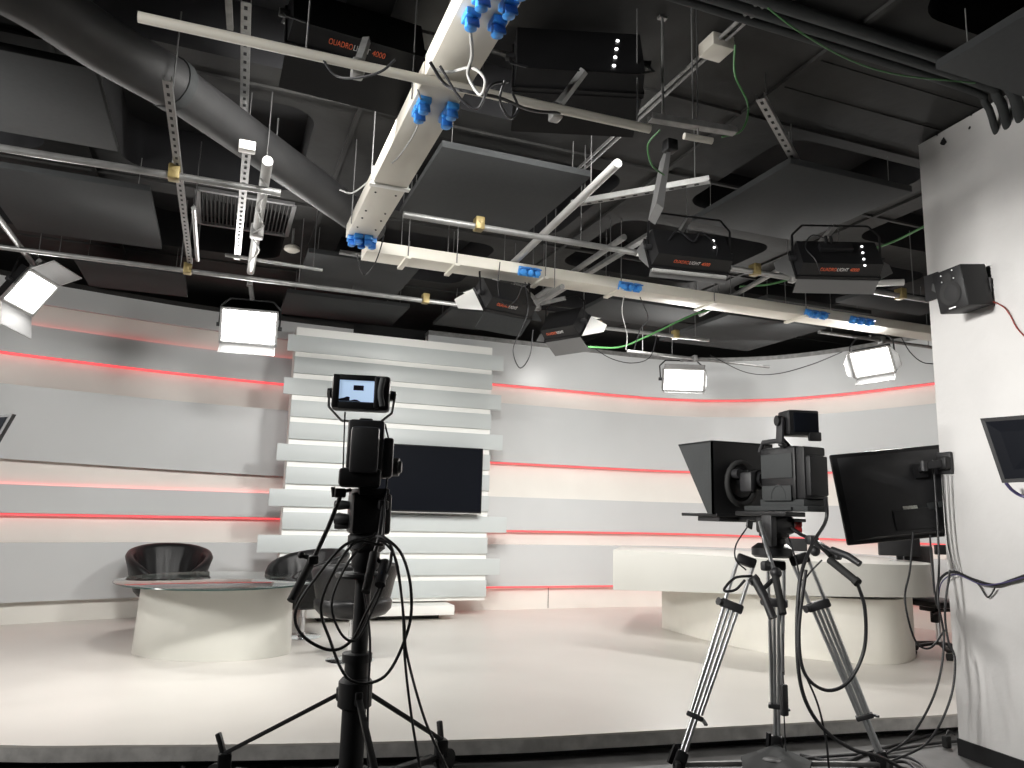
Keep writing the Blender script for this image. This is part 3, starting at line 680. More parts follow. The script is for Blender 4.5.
MB().tube([cen-R.col[2]*.04, cen-R.col[2]*.15+Vector((-.3, 0, -.1)), Vector((cen.x-.5, cen.y-.0, 0))], .025).build('stand_pole', M['blackm'], sm)

# speaker
sc0 = W(963, 287, .17)
fwd_ = Vector((-.80, .42, -.16)).normalized()      # where the cone points
Rs = rot_to(fwd_)
# box axes: x sideways, y up, z cone direction
pB = (W(931, 273, .10), W(996, 300, .05))
sw, sh, sd = .17, .25, .20
F1_ = [V(932, 275, 4.88), V(962, 263, 4.66), V(967, 307, 4.68), V(942, 313, 4.88)]
uu = (F1_[1]-F1_[0]).normalized(); dd = ((F1_[3]-F1_[0])+(F1_[2]-F1_[1]))/2; dd = (dd-uu*dd.dot(uu)).normalized()
Rsp = Matrix((uu, -dd, uu.cross(-dd))).transposed(); fc = sum(F1_, Vector())/4
sw = ((F1_[1]-F1_[0]).length+(F1_[2]-F1_[3]).length)/2; sh = ((F1_[3]-F1_[0]).length+(F1_[2]-F1_[1]).length)/2
if Rsp.col[2].dot(CAM-fc) < 0: print('speaker flipped')
spk = root('loudspeaker', fc, 'small black two-way loudspeaker on bracket high on the white wall', 'loudspeaker', Rsp)
MB().box((0, 0, -.11), (sw, sh, .22), bev=.006).build('cabinet', M['black'], spk, local=True)
MB().box((0, .0, .003), (sw-.006, sh-.006, .008), bev=.002).build('front_baffle', M['blackm'], spk, local=True)
MB().lathe([(.058, .006), (.062, .012), (.052, .012), (.030, .002), (.018, .004), (.002, .008)], (0, -.025, 0), 32, sx=sw/.17, sy=sw/.17).build('woofer', M['soft'], spk, local=True)
MB().lathe([(.028, .006), (.03, .011), (.02, .009), (.012, .012), (.002, .014)], (.0, .075, 0), 24, sx=sw/.17, sy=sw/.17).build('tweeter', M['soft'], spk, local=True)
MB().box((-.01, -sh*.44, .008), (.05, .008, .002)).build('badge', M['silver'], spk, local=True)
for sx_, sy_ in ((-.032, .10), (.036, .11), (-.034, .06), (.036, .06)): MB().cyl((sx_*sw/.17, sy_*sh/.26, .006), (sx_*sw/.17, sy_*sh/.26, .010), .005, n=10).build('screw', M['silver'], spk, local=True)
br = root('speaker_bracket', W(928, 288, .01), 'grey perforated steel plate holding the loudspeaker to white wall', 'bracket')
pp = V(935, 287, 4.99)
MB().box(W(932, 287, .012), (.012, .12, .19), Matrix.Rotation(math.radians(-5), 3, 'Z')).build('wall_plate', M['plastic'], br)
MB().bar(W(934, 287, .01), fc-Rsp.col[2]*.1-Rsp.col[0]*(sw/2-.01), .03, .05).build('bracket_arm', M['hood'], br)
bkb = fc-Rsp.col[2]*.22
MB().bar(bkb, Vector((W(993, 288, .0).x, W(993, 288, .0).y, bkb.z)), .06, .10).build('ball_mount', M['blackm'], br)

# ------------------------------------------------------------------ ceiling: acoustic panels
PZ = 3.95
def apanel(x0, x1, y0, y1, label, z=PZ, tilt=0.0):
    r_ = root('acoustic_panel', ((x0+x1)/2, (y0+y1)/2, z), label, 'ceiling panel', None, 'acoustic panels hung under the ceiling')
    MB().box(((x0+x1)/2, (y0+y1)/2, z+.03), (x1-x0, y1-y0, .05), bev=.004).build('felt_board', M['panel'], r_)
    for x in (x0+.10, x1-.10):
        for y in (y0+.12, y1-.12):
            MB().tube([(x, y, z+.055), (x+.004, y, CE-.005)], .0035, 6).sphere((x, y, z+.062), .009, 8).build('hanging_chain', M['galvd'], r_)
apanel(-2.15, -.86, 4.64, 5.75, 'dark acoustic panel below the round duct, nearest the picture corner')
apanel(-1.93, -.70, 6.42, 7.93, 'dark acoustic panel behind the first cross pipe, above the tilted lit lamp')
apanel(-1.58, -.52, 8.72, 9.72, 'small-looking dark acoustic panel over the curved striped wall near the strut')
apanel(1.25, 2.40, 4.72, 6.02, 'big dark acoustic panel beside the cream cable tray, over the white tube')
apanel(3.57, 4.72, 3.95, 5.14, 'big dark acoustic panel over the tripod camera and the lamp with grey flap')
apanel(3.50, 5.0, 1.55, 2.73, 'very dark acoustic panel over the top of the white wall')
apanel(.65, 1.78, 7.38, 8.50, 'dark acoustic panel behind the end of the cream tray')
apanel(.58, 2.05, 8.95, 10.0, 'dark acoustic panel hung just above the slatted backdrop')
apanel(2.54, 3.20, 8.80, 9.68, 'small dark acoustic panel above the far end of the slatted backdrop')
apanel(5.72, 7.25, 7.48, 9.08, 'wide dark acoustic panel above the square lit lamp by the curved wall')
apanel(6.45, 7.75, 5.98, 6.50, 'narrow dark acoustic panel behind the cross pipe beside white wall')
apanel(4.02, 5.32, 7.50, 8.40, 'dark acoustic panel beyond the long cream tray, over the green cable')
apanel(5.65, 7.2, 6.70, 7.36, 'dark acoustic panel seen under the long cream tray near its blue sockets')

# ducts, conduits, vent
dpts = [Z(-60, -52, 3.95), Z(30, -5, 3.95), Z(100, 42, 3.95), Z(172, 84, 3.95), Z(225, 122, 3.96), Z(275, 158, 3.97), Z(320, 190, 3.98), Z(372, 228, 4.02)]
du = root('air_duct', dpts[3], 'thick black round air duct slanting across the ceiling to the cream tray', 'air duct')
MB().tube(dpts[:4], .155, 24, smooth=6).build('rigid_section', M['duct'], du)
MB().tube(dpts[3:], [.14]*1+[.13]*0+[.14]*24, 24, smooth=6).build('flexible_section', M['duct'], du)
dj = (dpts[4]-dpts[3]).normalized()
MB().tube([dpts[3]-dj*.03, dpts[3]+dj*.03], .162, 24).build('joint_collar', M['hood'], du)
for q_ in (dpts[1], dpts[5]): MB().tube([q_+Vector((0, 0, .13)), (q_.x, q_.y, CE)], .006).build('hanger_rod', M['rod'], du)
vt = root('air_vent', (.03, 7.4, CE-.02), 'rectangular ceiling air vent with black slats and grey frame', 'air vent')
fm_ = MB()
for a_, b_ in (((-.38, 6.98), (.46, 6.98)), ((.46, 6.98), (.46, 7.86)), ((.46, 7.86), (-.38, 7.86)), ((-.38, 7.86), (-.38, 6.98))): fm_.bar((a_[0], a_[1], CE-.015), (b_[0], b_[1], CE-.015), .04, .03)
fm_.build('frame', M['rod'], vt)
sl = MB()
for k in range(22): sl.box((-.34+.036*k, 7.42, CE-.012), (.008, .86, .02), Matrix.Rotation(.4, 3, 'Y'))
sl.build('slats', M['slat_dark'], vt)
cd = MB()
for y, r in ((2.93, .035), (3.02, .03), (3.10, .022)):
    cd.tube([(1.6, y, CE-.06), (4.1, y, CE-.06), (4.42, y+.02, CE-.10), (4.62, y+.1, CE-.22), (4.75, y+.12, CE-.30)], r, 12, smooth=4)
one('black_conduits', cd, M['hood'], 'black conduit run crossing the dark ceiling and bending into white wall', 'conduit')['kind'] = 'structure'
scd = root('steel_conduit', (2.52, 3.2, CE-.06), 'pair of thin steel conduits along the ceiling running to a cream box', 'conduit')
MB().tube([(2.50, 1.8, CE-.05), (2.50, 5.6, CE-.05)], .011, 8).tube([(2.545, 1.8, CE-.05), (2.545, 5.6, CE-.05)], .011, 8).build('conduit_tube', M['galvd'], scd)
jb = Z(707, 50, CE-.09)
MB().box((2.53, jb.y, CE-.055), (.15, .15, .085), bev=.008).build('junction_box', M['tray'], scd)

# ------------------------------------------------------------------ pipes and struts
GZ = 3.60
def pipe(name, p0, p1, r, m, label, cat='pipe', hang=(), n=16, clamps=()):
    r_ = root(name, (Vector(p0)+Vector(p1))/2, label, cat)
    MB().tube([p0, p1], r, n).build('tube', M[m], r_)
    p0 = Vector(p0); p1 = Vector(p1)
    for t in hang:
        q = p0.lerp(p1, t); MB().tube([q+Vector((0, 0, r)), Vector((q.x, q.y, CE-.004))], .0042, 8).build('hanger_rod', M['rod'], r_)
    for t in clamps:
        q = p0.lerp(p1, t); MB().box(q+Vector((0, 0, .02)), (.07, .09, .10), bev=.008).cyl(q+Vector((0, -.05, .03)), q+Vector((0, .05, .03)), .014).build('pipe_clamp', M['brass'], r_)
    return r_
pipe('lighting_pipe', (-.49, 3.38, GZ-.03), (2.04, 3.32, GZ-.03), .024, 'tray', 'cream lighting pipe closest to the viewer carrying the two black lamps', hang=(.28, .62, .97))
pipe('lighting_pipe', (-3.2, 5.2, GZ), (.24, 5.14, GZ), .024, 'galv', 'steel pipe crossing under two acoustic panels to a yellow clamp', hang=(.2, .8), clamps=(.805,))
pipe('lighting_pipe', (-3.4, 7.34, GZ), (2.45, 7.32, GZ), .022, 'galv', 'long steel pipe at the back carrying the two lit lamps over the striped wall', hang=(.2, .5, .68), clamps=(.51, .895))
pipe('lighting_pipe', (1.10, 5.16, GZ), (6.6, 5.12, GZ), .024, 'galv', 'steel pipe carrying the two lamps with printed bars beside white wall', hang=(.26, .44, .9), clamps=(.105, .565, .87))
pipe('lighting_pipe', (3.55, 7.52, GZ), (5.4, 7.47, GZ), .022, 'galv', 'short steel pipe behind the cream tray with a green cable draped by it', hang=(.1, .9), clamps=(.2, .75))
pipe('lighting_pipe', (4.9, 8.55, 3.62), (7.2, 8.55, 3.62), .02, 'galvd', 'thin pipe over the square lit lamp near the curved wall', hang=(.1, .3))
pipe('lighting_pipe', (6.3, 6.62, 3.62), (8.2, 6.62, 3.62), .02, 'galvd', 'thin pipe over the lit lamp next to white wall', hang=(.1, .9))
pipe('white_tube', Z(618, 163, 3.745), Z(486, 289, 3.745), .03, 'tubew', 'white round tube crossing over the long cream tray', hang=(.14, .80))
pipe('lighting_pipe', Z(684, 136, 3.50), Z(712, 141, 3.50), .018, 'tray', 'short steel track stub beside the hanging rod near the cream pipe', hang=(.5,))
pipe('lighting_pipe', (-.10, 6.95, 3.68), (.75, 6.95, 3.66), .016, 'galv', 'thin bright pipe under the air vent', hang=(.1, .9))
pipe('lighting_pipe', (2.95, 5.2, 3.74), (3.0, 7.4, 3.74), .026, 'galv', 'steel pipe running from the printed lamp back over the cream tray', hang=(.2, .8))
pipe('lighting_pipe', (2.72, 5.9, 3.48), (2.72, 7.6, 3.48), .024, 'galv', 'steel pipe under the cream tray carrying the two lamps with white flaps', hang=(.7, .1))
pipe('lighting_pipe', (4.55, 4.75, 3.75), (4.95, 7.0, 3.75), .024, 'galv', 'steel pipe behind the lamp with the grey flap', hang=(.2, .8))
pipe('lighting_pipe', (4.75, 5.02, 3.52), (5.35, 4.62, 3.52), .028, 'tubew', 'short white tube beside white wall at the end of the printed lamp', hang=(.3,))
pipe('lighting_pipe', (-1.75, 6.2, 3.63), (-1.75, 8.1, 3.63), .024, 'galv', 'steel pipe end holding the tilted lit lamp at the picture edge', hang=(.02, .95))

def strut(name, p0, p1, w, h, m, label, hang=(), holes=True):
    p0 = Vector(p0); p1 = Vector(p1); r_ = root(name, (p0+p1)/2, label, 'steel strut')
    mb = MB(); d = (p1-p0).normalized(); s_ = d.cross(Vector((0, 0, 1))).normalized(); t = .004
    up = s_.cross(d)
    mb.bar(p0, p1, w, t, up=s_ if abs(d.z) > .99 else (0, 0, 1), m=M[m])
    for k in (-1, 1): mb.bar(p0+s_*k*w/2+up*h/2, p1+s_*k*w/2+up*h/2, t, h, m=M[m])
    if holes:
        n = int((p1-p0).length/.09)
        for i in range(n):
            q = p0+d*(.05+.09*i)-up*.0032
            mb.bar(q-d*.016, q+d*.016, w*.36, .002, m=M['coffer'])
    mb.build('channel', M[m], r_)
    for tt in hang:
        q = p0.lerp(p1, tt); MB().tube([q, Vector((q.x, q.y, CE-.004))], .0042, 8).build('hanger_rod', M['rod'], r_)
    return r_
strut('slotted_strut', (-.42, 4.05, 3.66), (-.40, 7.30, 3.66), .042, .03, 'galv', 'slotted steel strut hanging below the round duct over the striped wall', hang=(.1, .9))
pipe('lighting_pipe', (-.335, 5.9, 3.68), (-.335, 7.2, 3.68), .02, 'galv', 'bright steel rail right beside the slotted strut', hang=(.1, .9))
s2 = strut('slotted_strut', (0.0, 4.78, 3.68), (0.0, 7.05, 3.68), .05, .03, 'galv', 'bright steel strut with white end box in front of the air vent', hang=(.15, .9))
MB().box((0, 4.74, 3.70), (.10, .07, .06), bev=.006).build('end_box', M['white'], s2)
s3 = pipe('white_hanger_pipe', (.13, 4.8, 3.66), (.13, 7.3, 3.66), .034, 'tubew', 'white painted pipe wrapped in cable that leads to the big lit lamp', hang=(.1, .8))
MB().box((.13, 6.1, 3.64), (.10, .12, .10), bev=.01).tube([(.10, 5.0, 3.62), (.165, 5.2, 3.62), (.10, 5.5, 3.62), (.165, 5.9, 3.62), (.09, 6.1, 3.6), (.17, 6.5, 3.62), (.1, 6.9, 3.62)], .006, 6, smooth=5).build('cable_wrap', M['greyc'], s3)
strut('slotted_strut', Z(246, 2, 4.16), Z(244, 122, 4.16), .05, .03, 'galvd', 'grey strut above the near cream pipe beside the duct', hang=(.5,))
strut('slotted_strut', Z(228, -5, 4.05), Z(230, 30, 4.05), .03, .02, 'galvd', 'thin grey strut end high above the near cream pipe', hang=(.5,), holes=False)
strut('slotted_strut', Z(572, 206, 3.8), Z(710, 182, 3.8), .05, .04, 'galv', 'slanting steel strut between the white tube and the tripod side panel', hang=(.1, .9))
strut('slotted_strut', Z(760, 99, 4.02), Z(797, 166, 4.02), .05, .04, 'galv', 'short shiny steel strut leaning over the big acoustic panel', hang=(.15, .85))
strut('slotted_strut', Z(650, 120, 3.56), Z(735, 134, 3.56), .05, .03, 'galvd', 'short grey track above the hanging flag plate', hang=(.5,), holes=False)
strut('slotted_strut', (3.3, 5.3, 3.86), (3.3, 9.2, 3.86), .06, .03, 'galvd', 'long dull strut running back behind the printed lamp', hang=(.2, .8), holes=False)
strut('slotted_strut', (.9, 7.0, 3.86), (6.5, 7.0, 3.86), .05, .03, 'galvd', 'long dull cross strut above the far cream tray', hang=(.2, .8), holes=False)
strut('slotted_strut', (-2.6, 8.3, 3.86), (2.2, 8.3, 3.86), .05, .03, 'galvd', 'long dull cross strut above the big lit lamp', hang=(.2, .8), holes=False)

# hanging flag plate, single rod, sprinkler bell
fp = root('hanging_flag', Z(662, 150, 3.55), 'narrow grey flag plate hanging on edge from the near cream pipe', 'flag plate')
pt_, pb_ = V(670, 142, 4.0), V(660, 208, 4.0)
MB().prism([pt_-ax*.008, pt_+ax*.012, pb_+ax*.02, pb_-ax*.02+Vector((0, 0, .03))], ay*.25).build('plate', M['rod'], fp)
MB().tube([pt_, (pt_.x, pt_.y, GZ-.02)], .01).box((pt_.x, pt_.y, GZ-.04), (.07, .07, .07), bev=.01).build('clamp', M['blackm'], fp)
rq = Z(663, 118, 3.66)
one('hanging_rod', MB().tube([rq, (rq.x, rq.y, CE)], .008).box((rq.x, rq.y, CE-.01), (.05, .03, .012)), M['galv'], 'thin steel rod hanging straight down beside the black lamp with four dots', 'rod')
bq = Z(292, 250, 4.05)
bl = root('ceiling_sounder', bq, 'small cream bell-shaped sounder beside the air vent', 'sounder')
MB().lathe([(.04, .05), (.075, .03), (.08, 0), (.05, -.02)], bq, 20).build('dome', M['tray'], bl)
MB().tube([bq+Vector((0, 0, .05)), (bq.x, bq.y, CE)], .012).build('drop_tube', M['galvd'], bl)
for n_px, lab in (((662, 140), None),): pass

# ------------------------------------------------------------------ cream cable trays and blue sockets
ct = root('cable_tray', (.9, 4.2, GZ), 'wide cream cable tray running back from above the viewer to the striped wall', 'cable tray')
MB().box((.905, 2.0, GZ+.06), (.235, 2.75, .12), bev=.004).build('tray_section', M['tray'], ct)
MB().box((.905, 4.62, GZ+.055), (.23, 2.42, .11), bev=.004).build('tray_section', M['tray'], ct)
MB().box((.905, 4.72, GZ-.006), (.27, .05, .012), bev=.003).box((.79, 4.72, GZ+.05), (.012, .05, .12)).box((1.02, 4.72, GZ+.05), (.012, .05, .12)).build('joint_strap', M['white'], ct)
for dx in (-.07, .07):
    for y in (4.85, 5.2, 5.35, 5.55): MB().sphere((.905+dx, y, GZ-.001), .008, 8).build('rivet', M['hood'], ct)
for y in (3.6, 4.72, 5.5):
    for dx in (-.125, .125): MB().tube([(.905+dx, y, GZ+.0), (.905+dx, y, CE)], .0045, 8).build('hanger_rod', M['rod'], ct)
t2 = root('cable_tray', (4.5, 6.2, GZ), 'long cream cable tray crossing over the set with blue sockets along its side', 'cable tray')
MB().box((5.0, 6.2, GZ+.05), (8.0, .26, .10), bev=.004).build('tray_section', M['tray'], t2)
for x in (1.35, 1.78, 2.62, 3.4, 4.45, 5.6, 7.95):
    MB().box((x, 6.2, GZ-.012), (.045, .33, .022)).build('support_bar', M['tray'], t2)
    for yy in (6.05, 6.35): MB().tube([(x, yy, GZ-.02), (x, yy, CE)], .0045, 8).build('hanger_rod', M['rod'], t2)

def socket(loc, R, label, group):
    r_ = root('blue_socket', loc, label, 'socket', R, group)
    MB().box((0, 0, .018), (.066, .085, .036), bev=.006).build('housing', M['blue'], r_, local=True)
    MB().lathe([(.027, .03), (.027, .075), (.022, .078)], n=16).build('collar', M['blue'], r_, local=True)
    MB().box((0, .03, .062), (.058, .012, .05), Matrix.Rotation(-.35, 3, 'X'), .005).build('spring_lid', M['blued'], r_, local=True)
    return r_
Rdown = Matrix.Rotation(PI, 3, 'X')
def sockets(pts, lab, grp, R):
    first = None
    for p in pts:
        if first is None: first = socket(p, R, lab, grp)
        else:
            c = copy_tree(first); c.location = p
sockets([(.85+dx, y, GZ) for dx in (0, .12) for y in (2.55, 2.68, 2.82)], 'blue socket in the double row under the near end of the cream tray', 'blue sockets under the near tray end', Rdown)
sockets([(.84, 3.58, GZ), (.84, 3.68, GZ), (.99, 3.58, GZ), (.99, 3.68, GZ)], 'blue socket under the cream tray behind the hanging black lamp', 'blue sockets at the pipe crossing', Rdown)
sockets([(.83, 5.78, GZ-.0), (.91, 5.80, GZ), (.99, 5.78, GZ), (.87, 5.72, GZ), (.95, 5.72, GZ)], 'blue socket in the cluster at the far end of the first cream tray', 'blue sockets at the tray end', Rdown)
Rside = Matrix.Rotation(math.radians(115), 3, 'X')
def row(pxs, lab, grp):
    pts = []
    for px, py in pxs:
        q = Y(px, py, 6.07); pts.append((q.x, 6.07, GZ+.03))
    sockets(pts, lab, grp, Rside)
row([(521, 279), (528, 280), (535, 281)], 'blue socket on the long cream tray above the lamps with white flaps', 'first blue sockets on the long tray')
row([(621, 293), (628, 294), (636, 295)], 'blue socket on the long cream tray below the dark printed lamp', 'second blue sockets on the long tray')
row([(807, 321), (814, 322), (822, 323)], 'blue socket on the long cream tray below the lamp with grey flap', 'third blue sockets on the long tray')
row([(852, 328), (860, 329), (868, 330)], 'blue socket on the long cream tray closest to white wall', 'fourth blue sockets on the long tray')

# ------------------------------------------------------------------ soft lights
def aim(d, roll=0.0):
    d = Vector(d).normalized(); x = Vector((0, 0, 1)).cross(d).normalized(); y = d.cross(x)
    R = Matrix((x, y, d)).transposed()
    return R @ Matrix.Rotation(roll, 3, 'Z')
LAMPS = []
def softlight(p, heading, tilt, label, w=.60, h=.36, flaps=(35, 35, 35, 35), lit=False, roll=0.0, dark=False, pipez=GZ, pipe_xy=None, fl=.20, print_=None, power=0, flapmat='flap', inner='flapw', spread=125, ydir=1, tfl=None, lit_painted_flap=None, name='studio_softlight', dots=0):
    hd_ = math.radians(heading); tt = math.radians(tilt)
    d = Vector((math.sin(hd_)*math.cos(tt), math.cos(hd_)*math.cos(tt), -math.sin(tt)))
    R = aim(d, roll); r_ = root(name, p, label, 'studio light', R)
    bd = MB(); bd.loft([(-w/2, -h/2, 0), (w/2, -h/2, 0), (w/2, h/2, 0), (-w/2, h/2, 0)], [(-w/2+.01, -h/2+.01, -.13), (w/2-.01, -h/2+.01, -.13), (w/2-.01, h/2-.01, -.13), (-w/2+.01, h/2-.01, -.13)])
    bd.build('body', M['blackm'], r_, local=True)
    if lit:
        MB().box((0, 0, .004), (w-.03, h-.03, .006)).build('diffuser', M['lit'], r_, local=True)
    else:
        MB().box((0, 0, .003), (w-.03, h-.03, .005)).build('reflector', M['flapw'], r_, local=True)
        tb_ = MB()
        for k in range(4): tb_.tube([(-w/2+.04, -h/2+.06+k*(h-.12)/3, .014), (w/2-.04, -h/2+.06+k*(h-.12)/3, .014)], .011, 8)
        tb_.build('fluorescent_tube', M['tube'], r_, local=True)
    fr_ = MB()
    for s_ in (-1, 1):
        fr_.box((s_*w/2, 0, .008), (.02, h+.02, .03)).box((0, s_*h/2, .008), (w+.02, .02, .03))
    fr_.build('front_frame', M['flapl' if lit else 'blackm'], r_, local=True)
    # barn doors: top, bottom, +x, -x ; angle measured outwards from straight ahead
    for k, an in enumerate(flaps):
        if an is None: continue
        a = math.radians(an); si, co = math.sin(a), math.cos(a); t = .004
        if k < 2:
            s_ = 1 if k == 0 else -1; A_ = Vector((-w/2, s_*(h/2+.012), .02)); B_ = Vector((w/2, s_*(h/2+.012), .02)); f_ = tfl if (k == 0 and tfl) else fl; v = Vector((0, s_*si*f_, co*f_)); e = Vector((.05, 0, 0))
            nrm = Vector((0, -s_*co, si))
        else:
            s_ = 1 if k == 2 else -1; A_ = Vector((s_*(w/2+.012), -h/2, .02)); B_ = Vector((s_*(w/2+.012), h/2, .02)); v = Vector((s_*si*fl, 0, co*fl)); e = Vector((0, .09, 0))
            nrm = Vector((-s_*co, 0, si))
        q = [A_, B_, B_+v-e, A_+v+e] if k >= 2 else [A_, B_, B_+v, A_+v]
        bf = MB().prism(q, -nrm*t).build('barn_door', M['flapw' if k == lit_painted_flap else flapmat], r_, local=True)  # marked flap's outside is painted white in place of lamplight on it
        cq = sum(q, Vector())/4
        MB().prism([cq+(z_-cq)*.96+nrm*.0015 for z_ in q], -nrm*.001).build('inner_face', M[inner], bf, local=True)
    # yoke
    yk = MB(); yr = (h/2+.10)*ydir
    pts = [(-w/2-.025, 0, -.06), (-w/2-.025, yr*.7, -.16), (-w/2+.06, yr, -.20), (w/2-.06, yr, -.20), (w/2+.025, yr*.7, -.16), (w/2+.025, 0, -.06)]
    for a_, b_ in zip(pts, pts[1:]): yk.bar(a_, b_, .018, .005, up=(0, 0, 1) if abs(a_[0]-b_[0]) < .2 else (0, 0, 1))
    yk.build('yoke', M['blackm'], r_, local=True)
    for s_ in (-1, 1): MB().cyl((s_*(w/2-.0), 0, -.06), (s_*(w/2+.05), 0, -.06), .022, n=14).build('tilt_knob', M['plastic'], r_, local=True)
    X = WM[r_]; top_ = X @ Vector((0, yr, -.20))
    if pipe_xy is None: pipe_xy = (top_.x, top_.y)
    MB().bar(top_, (pipe_xy[0], pipe_xy[1], pipez+.02), .035, .035).box((pipe_xy[0], pipe_xy[1], pipez), (.06, .07, .09), bev=.01).build('pipe_clamp', M['galvd'], r_)
    if print_:
        o1, o2, o3 = print_
        base = Matrix(((-1, 0, 0), (0, 0, -1), (0, -1, 0)))  # columns set below
        Bm = Matrix((Vector((-1, 0, 0)), Vector((0, 0, -1)), Vector((0, -1, 0)))).transposed().to_4x4()
        x = .16
        for body, mm, adv in ((o1, 'orange', .125), (o2, 'printw', .085), (o3, 'orange', .07)):
            if body:
                text(body, .048, r_, Matrix.Translation(Vector((x, -h/2-.0005+.0055, -.068))) @ Bm, mm, adv)
                x -= adv+(.006 if mm == 'orange' else .014)
    if dots:
        for k in range(dots):
            MB().cyl((-w*.30+.012*k, h*.26-.075*k, -.131), (-w*.30+.012*k, h*.26-.075*k, -.137), .010, n=12).build('status_lamp', M['dot'], r_, local=True)
    if power:
        ld = bpy.data.lights.new('lamp_glow', 'AREA'); ld.shape = 'RECTANGLE'; ld.size = w-.05; ld.size_y = h-.05; ld.energy = power; ld.color = (1.0, .98, .945); ld.spread = math.radians(spread)
        lo = bpy.data.objects.new('lamp_glow', ld); COL.objects.link(lo)
        lo.matrix_world = X @ Matrix.Translation(Vector((0, 0, .03))) @ Matrix.Rotation(PI, 4, 'X')
    return r_
PF = 29
softlight(Z(30, 292, 3.36), 135, 34, 'lit softlight turned on its corner with aluminium flaps at the picture edge', w=.33, h=.35, flaps=(50, 35, None, None), lit=True, roll=math.radians(-14), spread=140, power=26, flapmat='flapl', inner='flapd', pipe_xy=(-1.75, 7.9), fl=.25)
softlight(Z(249, 327, 3.34), 186, 16, 'big bright lit softlight hanging just before the slatted backdrop', w=.56, h=.36, flaps=(None, 28, None, None), lit=True, spread=140, power=22, flapmat='flapl', inner='flapd', pipe_xy=(.15, 8.3), fl=.17, pipez=3.84)
softlight(Z(683.5, 380, 3.34), 200, 16, 'square lit softlight by the curved wall above the teleprompter', w=.56, h=.30, flaps=(70, 10, 10, 10), lit=True, power=40, inner='flapd', pipe_xy=(5.95, 8.55), fl=.06, pipez=3.62)
softlight(Z(872, 362, 3.34), 240, 28, 'tilted lit softlight hanging beside the edge of white wall', w=.44, h=.32, flaps=(None, 20, 50, 20), lit=True, roll=math.radians(5), power=28, flapmat='flapl', inner='flapd', pipe_xy=(7.25, 6.62), pipez=3.62, fl=.12)
# seen from behind, shining onto the set
softlight(Z(355, 44, 3.98), -4, 24, 'black softlight with long flap under the near cream pipe, beside the cream tray', w=.72, h=.30, flaps=(40, 3, None, None), power=PF, flapmat='black', pipe_xy=(.47, 3.44), ydir=-1, fl=.24, print_=('QUADRO', 'LIGHT', '4000'))  # black flaps: shade of their unlit side is put into the colour
softlight(Z(577, 70, 3.98), 18, 22, 'black softlight with four bright dots on its back near the steel rod', w=.72, h=.36, flaps=(40, 3, None, None), power=PF*.75, flapmat='black', pipe_xy=(1.52, 3.42), ydir=-1, dots=4, fl=.26)  # flap colour carries its shade here too, black rather than grey
f3 = softlight(Z(686, 257, 3.50), 8, 26, 'dark softlight with printed bar and white tube below, over the long tray', w=.64, h=.28, flaps=(8, 30, 85, 85), power=PF*.3, tfl=.2, pipe_xy=(3.31, 5.14), print_=('QUADRO', 'LIGHT', '4000'), dots=2, fl=.06, spread=60)
softlight(Z(834, 265, 3.50), 22, 30, 'softlight with printed bar and drooping grey flap beside white wall', w=.64, h=.28, flaps=(8, 8, 85, 85), power=PF*.3, tfl=.2, pipe_xy=(4.6, 5.12), print_=('QUADRO', 'LIGHT', '4000'), dots=4, flapmat='flap', fl=.13, spread=60)
softlight(Z(503, 303, 3.36), -14, 38, 'unlit-looking softlight with printed bar and one white triangular flap, under the tray', w=.50, h=.30, flaps=(40, 0, 62, 75), lit_painted_flap=2, power=PF*1.2, pipe_xy=(2.72, 6.5), pipez=3.48, print_=('QUADRO', 'LIGHT', ''), flapmat='panel')
softlight(Z(567, 328, 3.36), 62, 34, 'softlight turned away with a square grey flap and a white flap beyond the tray', w=.44, h=.28, flaps=(40, 0, 75, 70), lit_painted_flap=3, power=PF*1.0, pipe_xy=(2.95, 7.0), pipez=3.6, print_=('QUADRO', 'LIGHT', ''), flapmat='flap')
f4 = [o for o in bpy.data.objects if o.get('label', '').startswith('softlight with printed bar')][0]
MB().box((.03, .03, -.152), (.26, .075, .045), bev=.008).cyl((.10, .05, -.17), (.10, .12, -.19), .012).cyl((.06, .05, -.17), (.06, .12, -.19), .012).build('ballast_box', M['black'], f4, local=True)
MB().tube([(.10, .10, -.185), (.2, .14, -.18), (.27, .02, -.16), (.22, -.12, -.15), (.17, -.19, -.07)], .005, 6, smooth=6).build('power_lead', M['cable'], f4, local=True)
MB().tube([WM[f3].inverted() @ (WM[f3] @ Vector((s_*.31, -.16, .02))) for s_ in (-1, 1)], .016, 12).build('tube_strip', M['tubew'], f3, local=True)
MB().tube([(.2, .02, -.14), (.12, .10, -.17), (0, .02, -.15), (-.08, .11, -.17), (-.2, .0, -.14), (-.16, -.13, -.12)], .006, 6, smooth=6).build('power_lead', M['cable'], f3, local=True)
# bodiless lights added to even out the lighting of set and pillar
def added_light(p, target, power, size=.6):
    ld = bpy.data.lights.new('added_area_light', 'AREA'); ld.shape = 'RECTANGLE'; ld.size = size; ld.size_y = size*.6; ld.energy = power; ld.color = (1.0, .98, .945)
    o = bpy.data.objects.new('added_area_light', ld); COL.objects.link(o); o.location = p
    o.rotation_euler = (Vector(target)-Vector(p)).to_track_quat('-Z', 'Y').to_euler(); return o
added_light((-2.8, 4.6, 3.45), (-.4, 10.0, 1.7), 82)
added_light((.2, 4.5, 3.5), (.2, 7.9, .5), 16).data.spread = math.radians(80)
added_light((1.2, 4.7, 3.4), (5.6, 7.2, .5), 8).data.spread = math.radians(75)
added_light((-4.7, 5.3, 2.6), (5.0, 6.5, .7), 38, .9).data.spread = math.radians(62)
added_light((4.9, 8.4, 3.72), (5.5, 10.1, 2.75), 13)
added_light((6.6, 7.2, 3.72), (8.2, 8.4, 2.6), 12)
